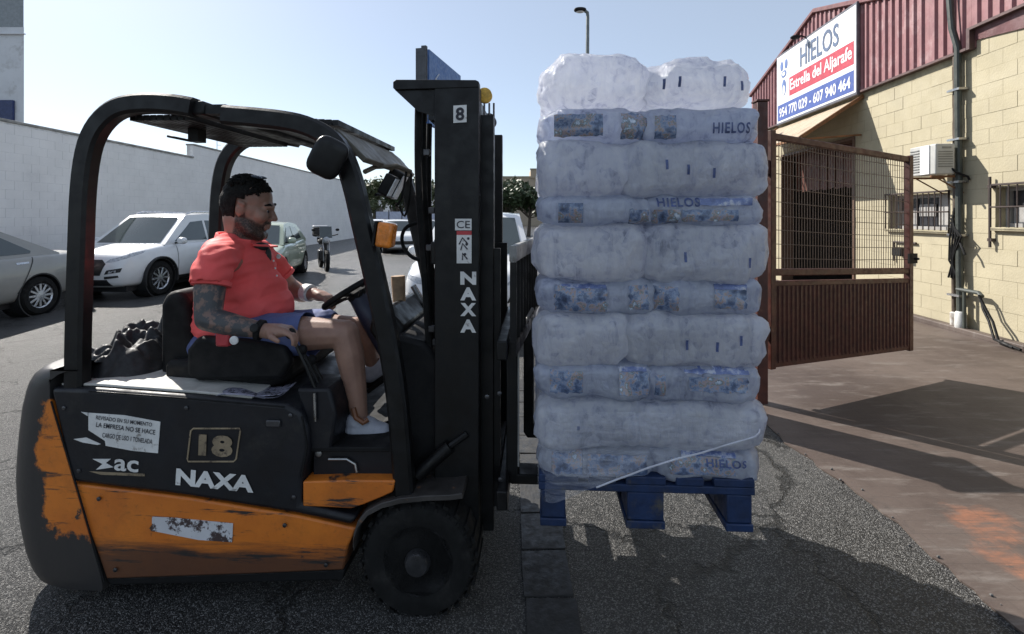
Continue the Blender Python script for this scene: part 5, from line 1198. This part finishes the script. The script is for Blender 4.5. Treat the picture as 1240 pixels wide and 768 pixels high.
# ================================================================== FAR BUILDINGS, FENCE, LAMP, TOTEM
tanr = Mt('tan_render', (.42, .34, .25), .85, var=.1)
tb = thing('far_building', 'distant tan flat roofed building above the trees by the ice stack', 'building', (at(634, 85), 85, 0))
obj('wall', MB().box(-6, 12, 0, 8, 0, 8.2), tanr, tb); obj('stair_tower', MB().box(1.2, 4.4, -.3, 6, 8.202, 9.6), tanr, tb); obj('parapet', MB().box(-6.1, 12.1, -.1, .2, 8.203, 8.5).box(1.1, 4.5, -.4, .2, 9.602, 9.8), creamj, tb)
for k in range(7):
    for z in (3.2, 6.0): obj('window', MB().box(-5+k*2.4, -3.9+k*2.4, -.04, -.002, z, z+1.2), winm, tb)
wb = thing('far_building', 'distant pale block of buildings behind the white wall end', 'building', (at(505, 100), 100, 0)); obj('wall', MB().box(-26, 9, 0, 8, 0, 6.0), whitewall, wb); obj('roof', MB().box(-26.3, 9.3, -.3, 8, 6.002, 6.3), tanr, wb)
for k in range(12): obj('window', MB().box(-25+k*2.8, -23.6+k*2.8, -.05, -.002, 2.2, 3.6), winm, wb)
fb = thing('blue_fence', 'blue and white site hoarding on dark posts beyond the far parked cars', 'fence', (at(455, 34), 34, 0)); fbm = Mt('blue_hoarding', (.20, .26, .50), .6, var=.25, vs=2); fpm = Mt('pale_hoarding', (.50, .54, .66), .6, var=.15)
for k in range(6):
    obj('hoarding_panel', MB().box(k*.9+.03, k*.9+.87, -.02, .02, .25, 1.35), fbm, fb); obj('upper_panel', MB().box(k*.9+.03, k*.9+.87, -.02, .02, 1.36, 1.95), fpm, fb)
    obj('post', MB().box(k*.9-.025, k*.9+.025, -.04, .04, 0, 2.05), inkm, fb)
sl_ = thing('street_lamp', 'slim grey street lamp rising behind the stack of ice', 'street lamp', (at(710.5, 15), 15, 0)); zt2 = CZ+(HY-13)/F*15
lampm = Mt('lamp_grey', (.16, .18, .18), .5, metal=.3)
obj('pole', MB().tube([(0, 0, 0), (0, 0, 4), (.03, 0, zt2-.18), (.02, 0, zt2-.06), (-.06, 0, zt2)], [.085, .07, .05, .05, .05], 10), lampm, sl_); obj('lamp_head', MB().ell((-.2, 0, zt2+.02), (.19, .12, .07), 16, 10, e=.8), matte, sl_); obj('lamp_glass', MB().ell((-.2, 0, zt2-.03), (.14, .09, .04), 14, 8), lensclear, sl_)
obj('base_plate', MB().box(-.17, .17, -.17, .17, .0, .03), lampm, sl_)
# blue totem sign above the mast
t0 = Vector((at(517, 10), 10, 0)); t1 = Vector((at(555.5, 11.9), 11.9, 0)); dv = (t1-t0); tl = dv.length
tot = thing('totem_sign', 'blue sign panel on a pole showing above the forklift mast', 'sign', t0, math.atan2(dv.y, dv.x)); ztp = CZ+(HY-60)/F*10
tbl = Mt('totem_blue', (.045, .115, .30), .45, var=.15)
obj('panel', MB().box(0, tl, -.05, .05, ztp-1.5, ztp), tbl, tot); 
for (s_, cx_, cz_, h_, w_) in (('BBOS', .95, ztp-.80, .34, 1.2),):
    me = text_me(s_, h_, bold=.03, fit=w_); link('lettering', placed(me, frame((cx_, -.053, cz_), (1, 0, 0), (0, 0, 1)), white), tot)
obj('swoosh', MB().tube([(.55, -.052, ztp-.95), (.35, -.052, ztp-.75), (.33, -.052, ztp-.5), (.5, -.052, ztp-.36)], .02, rect=(.05, .006), up=(0, 1, 0)), white, tot)
obj('side_panel', MB().box(-.28, -.22, -.1, .12, ztp-1.5, ztp-.06).box(-.29, -.21, -.1, .0, ztp-1.5, ztp-.02), Mt('totem_back', (.07, .075, .085), .6), tot)
for k in range(4): obj('strut', MB().tube([(-.22, .1, ztp-.15-.35*k), (.0, .0, ztp-.15-.35*k)], .02), matte, tot)
obj('pole', MB().tube([(.5, .2, 0), (.5, .2, ztp-.4)], .09, 12), lampm, tot)
# ================================================================== VEHICLES
glassm = Mt('car_glass', (.045, .06, .062), .06, spec=1.0, var=.05, bmp=0, rvar=.01); lightm = Mt('headlight_glass', (.45, .47, .5), .1, var=.4, vs=25, coat=.8); redl = Mt('tail_lamp', (.35, .02, .02), .15, coat=.6); chrome = Mt('alloy', (.55, .56, .58), .28, metal=.85, var=.1, bmp=0); cblk = Mt('car_black_plastic', (.016, .016, .017), .6)
platem = Mt('number_plate', (.6, .6, .6), .4)
def paintm(n, c): return Mt(n, c, .32, var=.04, bmp=0, coat=.8, metal=0, rvar=.03)
def lerp_tab(tab, x):
    if x <= tab[0][0]: return tab[0][1]
    for (a, fa), (b, fb_) in zip(tab[:-1], tab[1:]):
        if x <= b: return fa+(fb_-fa)*(x-a)/(b-a)
    return tab[-1][1]
def car_wheel(parent, x, y, r, s, w=.21, spokes=10):
    c = Vector((x, y, r)); wl = obj('wheel', MB().lathe([(r*.64, -s*w*.05), (r*.72, s*.012), (r*.9, s*.014), (r, -s*.03), (r, -s*(w-.03)), (r*.9, -s*w), (r*.6, -s*w)], c, (0, 1, 0), 32), rubber, parent)
    rm = MB().lathe([(r*.66, -s*.03), (r*.64, s*.006), (r*.58, -s*.012), (r*.57, -s*.05)], c, (0, 1, 0), 28)
    for k in range(spokes):
        a = 2*math.pi*k/spokes; d = Vector((math.cos(a), 0, math.sin(a))); rm.tube([c+d*r*.12+Vector((0, -s*.008, 0)), c+d*r*.61+Vector((0, -s*.012, 0))], .02, rect=(.02, .034), up=(0, 1, 0))
    rm.lathe([(r*.2, -s*.04), (r*.2, s*.002), (r*.05, s*.006)], c, (0, 1, 0), 16)
    obj('rim', rm, chrome, wl); obj('brake_disc', MB().lathe([(r*.5, -s*.06), (r*.5, -s*.052)], c, (0, 1, 0), 20), oilsteel, wl)
def car(label, loc, rz, paint, sp, group='cars parked along the wall'):
    Ln, Wd, Hh = sp['L'], sp['W'], sp['H']; w2 = Wd/2; t = thing('parked_car', label, 'car', loc, rz, group)
    top, wid, bot = sp['top'], sp['wid'], sp['bot']; xs = sorted({q[0] for q in top}|{q[0] for q in wid}|{Ln*k/14 for k in range(15)})
    xs = [x for i, x in enumerate(xs) if i == 0 or x-xs[i-1] > .03]
    rings = []
    for x in xs:
        zt, w, zb = lerp_tab(top, x), lerp_tab(wid, x)*w2, lerp_tab(bot, x); h = zt-zb
        half = [(0, zb), (.82*w, zb), (.955*w, zb+.07), (1.0*w, zb+.36*h), (1.0*w, zb+.55*h), (.985*w, zb+.78*h), (.94*w, zt-.035), (.84*w, zt), (.45*w, zt+.018), (0, zt+.024)]
        rings.append([(-x, y, z) for y, z in half]+[(-x, -y, z) for y, z in half[1:-1][::-1]])
    n = len(rings[0]); mb = MB(); mb.add([p for r_ in rings for p in r_], [(i*n+j, i*n+(j+1) % n, (i+1)*n+(j+1) % n, (i+1)*n+j) for i in range(len(rings)-1) for j in range(n)]+[list(range(n))[::-1], [(len(rings)-1)*n+j for j in range(n)]])
    r = sp['r']; cutters = []
    for ax_ in sp['axles']:
        co = bpy.data.objects.new('tmp', MB().lathe([(r*1.17, -w2-.3), (r*1.17, w2+.3)], (-ax_, 0, r*1.02), (0, 1, 0), 32).mesh('c', cblk, 0)); COL.objects.link(co); cutters.append(co)
    me = baked('car_body', mb, paint, [('SUBSURF', dict(levels=2, render_levels=2))]+[('BOOLEAN', dict(object=c, operation='DIFFERENCE', solver='EXACT')) for c in cutters], 40)
    for c in cutters: bpy.data.objects.remove(c)
    bo = link('body', me, t); bv = BVHTree.FromPolygons([v.co for v in me.vertices], [p.vertices for p in me.polygons])
    for ax_ in sp['axles']:
        for s in (1, -1):
            y0 = w2*lerp_tab(wid, ax_)
            obj('wheel_arch', MB().lathe([(r*1.165, s*(y0-.35)), (r*1.165, s*(y0-.01)), (r*1.10, s*(y0-.01)), (r*1.10, s*(y0-.35))], (-ax_, 0, r*1.02), (0, 1, 0), 28), cblk, t)
            if sp.get('clad'): obj('arch_trim', MB().tube([(-ax_+math.cos(a)*r*1.21, s*(y0+.004), r*1.02+math.sin(a)*r*1.21) for a in [math.pi*(-.08+1.16*k/18) for k in range(19)]], .03, rect=(.07, .03), up=(0, 1, 0)), cblk, t)
            car_wheel(t, -ax_, s*(y0-.015), r, s, spokes=sp.get('spokes', 10))
    obj('underside', MB().box(-Ln+.25, -.25, -w2*.8, w2*.8, .16, .30), cblk, t)
    x1, x2, x3, x4 = sp['gh']; zb1, zb2, zr, wb, wr = sp['zb1'], sp['zb2'], Hh, w2*sp.get('wb', .9), w2*sp.get('wr', .68)
    # greenhouse
    g = MB(); S = 9; nl = 12
    def ghp(u, s):   # u along the outline front base > roof > rear base, s across -1..1
        pts = [(x1, zb1), (x2, zr-.03), ((x2*.65+x3*.35), zr), ((x2+x3)/2*.8+x3*.2, zr), (x3, zr-.05), (x4, zb2)]; k = u*(len(pts)-1); i = min(int(k), len(pts)-2); f = k-i
        x = pts[i][0]+(pts[i+1][0]-pts[i][0])*f; z = pts[i][1]+(pts[i+1][1]-pts[i][1])*f; hf = (z-min(zb1, zb2))/(zr-min(zb1, zb2)); w = wb+(wr-wb)*max(0, hf)
        return Vector((-x-(0 if 0 < i < 4 else 0)+(.06*(1-s*s)*(1 if u < .2 else 0)), s*w, z+.028*(1-s*s)*min(1, max(0, hf))))
    g.grid(lambda a, b: ghp(a, b*2-1), 20, S)
    for sd_ in (-1, 1): g.add([ghp(k/20, sd_) for k in range(21)]+[Vector((-x4, sd_*wb, min(zb1, zb2)-.05)), Vector((-x1, sd_*wb, min(zb1, zb2)-.05))], [list(range(23))])
    obj('cabin', g, paint, t, smooth=50)
    def sidey(z): hf = (z-min(zb1, zb2))/(zr-min(zb1, zb2)); return wb+(wr-wb)*hf
    for s in (1, -1):
        for poly in sp['win']:
            o_ = [(-x, s*(sidey(z)+.004), z) for x, z in poly]; i_ = [(-x, s*(sidey(z)-.01), z) for x, z in poly]; k = len(poly)
            obj('window', MB().add(o_+i_, [list(range(k)), list(range(k, 2*k))]+[(i, (i+1) % k, k+(i+1) % k, k+i) for i in range(k)]), glassm, t, smooth=0)
    def glass_end(u0, u1, name, m_=.86):
        fn = lambda a, b: ghp(u0+(u1-u0)*b, (a*2-1)*m_)
        nrm = Vector((1 if u0 < .5 else -1, 0, .7)).normalized()*.006
        obj(name, MB().grid(lambda a, b: fn(a, b)+nrm, 10, 5), glassm, t, smooth=60)
    glass_end(.012, .182, 'windscreen'); glass_end(.83, .96, 'rear_window')
    def press(name, poly, m, ax3='x', sgn=1, off=.005):
        bm = bmesh.new(); f = bm.faces.new([bm.verts.new((a, b, 0)) for a, b in poly]); bmesh.ops.triangulate(bm, faces=[f])
        for _ in range(6):
            es = [e for e in bm.edges if e.calc_length() > .05]
            if not es: break
            bmesh.ops.subdivide_edges(bm, edges=es, cuts=1); bmesh.ops.triangulate(bm, faces=bm.faces[:])
        bad = []
        for v in bm.verts:
            a, b = v.co.x, v.co.y
            if ax3 == 'x': h = bv.ray_cast(Vector((sgn*9, a, b)), Vector((-sgn, 0, 0)))
            else: h = bv.ray_cast(Vector((a, sgn*9, b)), Vector((0, -sgn, 0)))
            if h[0] is None: bad.append(v)
            else: v.co = h[0]+(Vector((sgn*off, 0, 0)) if ax3 == 'x' else Vector((0, sgn*off, 0)))
        bmesh.ops.delete(bm, geom=bad, context='VERTS'); me_ = bpy.data.meshes.new(name); bm.to_mesh(me_); bm.free(); me_.materials.append(m); me_.shade_smooth()
        if len(me_.polygons): link(name, me_, t)
    if sp.get('clad'):
        for s in (1, -1): obj('roof_rail', MB().tube([(-x2-.1, s*wr*.93, zr-.0), (-x2-.3, s*wr*.93, zr+.05), (-x3+.3, s*wr*.93, zr+.04), (-x3, s*wr*.93, zr-.03)], .02), chrome, t)
    M_ = dict(light=lightm, black=cblk, red=redl, chrome=chrome, plate=platem, paint=paint, amber=amber)
    for name, mk, poly in sp.get('front', []): press(name, poly, M_[mk], 'x', 1)
    for name, mk, poly in sp.get('rear', []): press(name, poly, M_[mk], 'x', -1)
    for s in (1, -1):
        for name, mk, poly in sp.get('side', []): press(name, [(-x, z) for x, z in poly], M_[mk], 'y', s)
        mx_, mz = sp['mirror']; y0 = sidey(mz)+.02
        mi = obj('door_mirror', MB().ell((-mx_, s*(y0+.13), mz+.04), (.07, .10, .075), 14, 10, e=.8), paint, t); obj('mirror_stalk', MB().tube([(-mx_, s*(y0-.03), mz-.01), (-mx_, s*(y0+.07), mz+.0)], .02), cblk, mi)
    return t
seam = lambda x, za, zb: [(x-.006, za), (x+.006, za), (x+.006, zb), (x-.006, zb)]
def sym(poly): return [poly, [(-a, b) for a, b in poly][::-1]]
# --- white sport utility car
suv = dict(L=4.48, W=1.86, H=1.68, r=.355, axles=(.90, 3.57), clad=1, spokes=10, gh=(1.10, 1.92, 3.75, 4.38), zb1=1.03, zb2=1.08, wr=.70, mirror=(1.42, 1.06),
           top=[(0, .60), (.03, .74), (.12, .86), (.35, .95), (1.0, 1.03), (1.3, 1.05), (4.2, 1.08), (4.42, .98), (4.48, .70)], wid=[(0, .70), (.06, .83), (.25, .93), (.7, 1), (3.9, 1), (4.3, .93), (4.48, .80)], bot=[(0, .34), (.1, .25), (.8, .22), (3.9, .22), (4.48, .38)],
           win=[[(1.42, 1.09), (2.02, 1.50), (2.42, 1.53), (2.42, 1.09)], [(2.50, 1.09), (2.50, 1.53), (3.15, 1.52), (3.40, 1.42), (3.42, 1.10)], [(3.5, 1.13), (3.49, 1.40), (3.72, 1.36), (3.95, 1.18)]],
           front=[('grille', 'black', [(-.42, .50), (.42, .50), (.50, .72), (.40, .80), (-.40, .80), (-.50, .72)]), ('bumper_intake', 'black', [(-.62, .30), (.62, .30), (.55, .42), (-.55, .42)]), ('plate', 'plate', [(-.26, .46), (.26, .46), (.26, .57), (-.26, .57)])]
           + [('headlight', 'light', p) for p in sym([(.48, .74), (.66, .76), (.84, .83), (.80, .87), (.55, .81)])] + [('fog_lamp', 'black', p) for p in sym([(.50, .52), (.76, .56), (.78, .64), (.54, .60)])] + [('fog_lens', 'light', p) for p in sym([(.56, .535), (.70, .56), (.70, .60), (.58, .58)])]+[('bumper_slot', 'black', p) for p in sym([(.50, .43), (.74, .46), (.73, .50), (.50, .48)])],
           rear=[('tail_light', 'red', p) for p in sym([(.55, .92), (.82, .94), (.80, 1.02), (.55, 1.0)])],
           side=[('headlight', 'light', [(.10, .80), (.52, .90), (.60, .945), (.30, .91)]), ('door_seam', 'black', seam(1.38, .32, 1.04)), ('door_seam', 'black', seam(2.46, .32, 1.06)), ('sill_trim', 'black', [(1.3, .24), (3.2, .24), (3.2, .36), (1.3, .36)]), ('door_handle', 'chrome', [(2.18, .93), (2.40, .94), (2.40, .97), (2.18, .96)]), ('door_handle', 'chrome', [(3.15, .96), (3.36, .97), (3.36, 1.0), (3.15, .99)])])
whitep = paintm('white_car_paint', (.72, .73, .74)); 
def place(px, py, axle_side): pass
g = G(195, 357.5)      # front wheel, street side
def wheel_to_loc(g, rz, axle, y): return g-Matrix.Rotation(rz, 3, 'Z') @ Vector((-axle, y, 0))
rz = R(-94); car('white sport utility car facing the camera behind the tan saloon', wheel_to_loc(g, rz, .90, .92), rz, whitep, suv)
# --- tan saloon
sed = dict(L=4.62, W=1.78, H=1.46, r=.315, axles=(.92, 3.58), spokes=12, gh=(1.30, 2.05, 3.10, 4.00), zb1=.92, zb2=1.0, wr=.70, mirror=(1.62, .98),
           top=[(0, .55), (.04, .66), (.15, .74), (.5, .83), (1.25, .93), (1.6, .95), (3.9, 1.0), (4.45, 1.0), (4.58, .93), (4.62, .62)], wid=[(0, .72), (.08, .84), (.3, .93), (.8, 1), (3.8, 1), (4.35, .93), (4.55, .86), (4.62, .80)], bot=[(0, .30), (.2, .20), (3.9, .22), (4.62, .36)],
           win=[[(1.62, .99), (2.14, 1.33), (2.55, 1.36), (2.55, 1.0)], [(2.62, 1.0), (2.62, 1.36), (3.05, 1.33), (3.52, 1.06), (3.5, 1.02)]],
           front=[('grille', 'black', [(-.4, .46), (.4, .46), (.4, .6), (-.4, .6)])]+[('headlight', 'light', p) for p in sym([(.46, .58), (.78, .62), (.74, .72), (.48, .68)])],
           rear=[('tail_light', 'red', p) for p in sym([(.48, .76), (.80, .76), (.78, .92), (.50, .92)])]+[('plate', 'plate', [(-.26, .56), (.26, .56), (.26, .67), (-.26, .67)])],
           side=[('tail_light', 'red', [(4.28, .76), (4.56, .76), (4.54, .93), (4.36, .93)]), ('door_seam', 'black', seam(1.55, .3, .93)), ('door_seam', 'black', seam(2.58, .3, .97)), ('door_seam', 'black', [(3.2, .40), (3.215, .40), (3.50, .96), (3.485, .96)]), ('sill_trim', 'chrome', [(1.25, .235), (3.2, .235), (3.2, .265), (1.25, .265)]), ('door_handle', 'chrome', [(2.28, .83), (2.48, .835), (2.48, .865), (2.28, .86)]), ('door_handle', 'chrome', [(3.2, .86), (3.4, .865), (3.4, .895), (3.2, .89)]), ('rub_strip', 'paint', [(1.6, .55), (3.1, .55), (3.1, .6), (1.6, .6)])])
g = G(50, 381); rz = R(-92); car('tan saloon car at the far left edge with its tail by the guard post', wheel_to_loc(g, rz, 3.58, .88), rz, paintm('tan_car_paint', (.28, .275, .255)), sed)
# --- pale green hatchback behind the driver
hat = dict(L=3.9, W=1.68, H=1.46, r=.30, axles=(.78, 3.25), spokes=8, gh=(.95, 1.65, 3.05, 3.72), zb1=.93, zb2=.98, wr=.70, mirror=(1.25, .98),
           top=[(0, .55), (.05, .68), (.2, .78), (.9, .93), (3.5, .98), (3.82, .92), (3.9, .6)], wid=[(0, .72), (.08, .85), (.4, .96), (.8, 1), (3.3, 1), (3.8, .9), (3.9, .8)], bot=[(0, .28), (.2, .2), (3.6, .2), (3.9, .34)],
           win=[[(1.25, .99), (1.75, 1.33), (2.15, 1.36), (2.15, .99)], [(2.22, .99), (2.22, 1.36), (2.85, 1.33), (3.12, 1.02)]],
           front=[('grille', 'black', [(-.4, .4), (.4, .4), (.4, .55), (-.4, .55)])]+[('headlight', 'light', p) for p in sym([(.44, .6), (.74, .64), (.7, .78), (.46, .72)])],
           rear=[('tail_light', 'red', p) for p in sym([(.52, .7), (.74, .7), (.72, .95), (.54, .95)])], side=[('door_seam', 'black', seam(1.2, .3, .93)), ('door_seam', 'black', seam(2.18, .3, .95)), ('tail_light', 'red', [(3.66, .7), (3.84, .7), (3.82, .94), (3.7, .94)]), ('door_handle', 'chrome', [(1.9, .84), (2.08, .845), (2.08, .87), (1.9, .865)])])
g = G(370, 330); rz = R(-78); car('pale green hatchback seen behind the driver next to the motorcycle', wheel_to_loc(g, rz, 3.25, .83), rz, paintm('pale_green_paint', (.34, .40, .30)), hat)
# --- white car close behind the mast
rz = R(-91); suv2 = dict(suv); suv2['clad'] = 0
car('white car facing the camera close behind the forklift mast', Vector((at(566, 6.3), 6.3, 0)), rz, whitep, suv2, 'cars parked in the yard')
# --- far row
for px, Y, lab, p_ in ((462, 22.5, 'far white car whose nose shows just left of the amber indicator lamp', whitep), (489, 21.5, 'far white hatchback right of the amber indicator lamp', whitep), (520, 23, 'far silver car partly hidden by the forklift hoses', paintm('silver_paint', (.45, .46, .48)))):
    car(lab, Vector((at(px, Y), Y, 0)), R(-70), p_, hat, 'far cars in a row beyond the yard')
# --- motorcycle
mo = thing('motorcycle', 'dark motorcycle with a top box parked beside the pale green car', 'motorcycle', G(392, 326), R(-62))
for x in (.68, -.68):
    wl = obj('wheel', MB().tube([(x+math.cos(a)*.27, 0, .30+math.sin(a)*.27) for a in [2*math.pi*k/24 for k in range(24)]], .055, 8, closed=True), rubber, mo); obj('rim', MB().lathe([(.22, -.03), (.2, .0), (.05, .04), (.05, -.04), (.2, -.01)], (x, 0, .3), (0, 1, 0), 20), oilsteel, wl)
obj('frame', MB().tube([(.68, 0, .3), (.42, 0, .95), (.1, 0, .75), (-.68, 0, .3)], .035).tube([(.42, 0, .95), (.15, 0, .4), (-.3, 0, .4)], .03), black, mo); obj('engine', MB().box(-.2, .2, -.17, .17, .28, .6), oilsteel, mo, bevel=.04)
obj('fuel_tank', MB().ell((.18, 0, .88), (.27, .16, .14), 16, 10), black, mo); obj('seat', MB().ell((-.28, 0, .85), (.38, .15, .07), 16, 8, e=.7), matte, mo); obj('tail', MB().prism([(-.3, .75), (-.85, .88), (-.85, .95), (-.3, .83)], -.1, .1), black, mo)
obj('top_box', MB().box(-.98, -.58, -.23, .23, .98, 1.26), cblk, mo, bevel=.05, seg=3); obj('top_box_lid', MB().box(-.985, -.575, -.235, .235, 1.262, 1.33), Mt('grey_lid', (.4, .41, .43), .4), mo, bevel=.03, seg=3)
obj('handlebar', MB().tube([(.38, -.36, 1.08), (.45, -.15, 1.03), (.45, .15, 1.03), (.38, .36, 1.08)], .016), matte, mo); obj('headlight', MB().ell((.58, 0, .92), (.09, .1, .1), 14, 10), lightm, mo); obj('windshield', MB().prism([(.52, .98), (.56, .98), (.42, 1.32), (.39, 1.32)], -.17, .17), glassm, mo)
for s in (-1, 1): obj('mirror', MB().ell((.42, s*.34, 1.22), (.02, .06, .04), 10, 8), matte, mo); obj('fork', MB().tube([(.68, s*.08, .3), (.44, s*.08, 1.0)], .022), steel, mo)
obj('exhaust', MB().tube([(.1, .16, .35), (-.3, .19, .33), (-.8, .2, .45)], [.03, .04, .055]), steel, mo); obj('front_mudguard', MB().tube([(.9, 0, .52), (.7, 0, .62), (.5, 0, .54)], .05, rect=(.02, .12), up=(0, 0, 1)), black, mo)
bpy.context.view_layer.update()
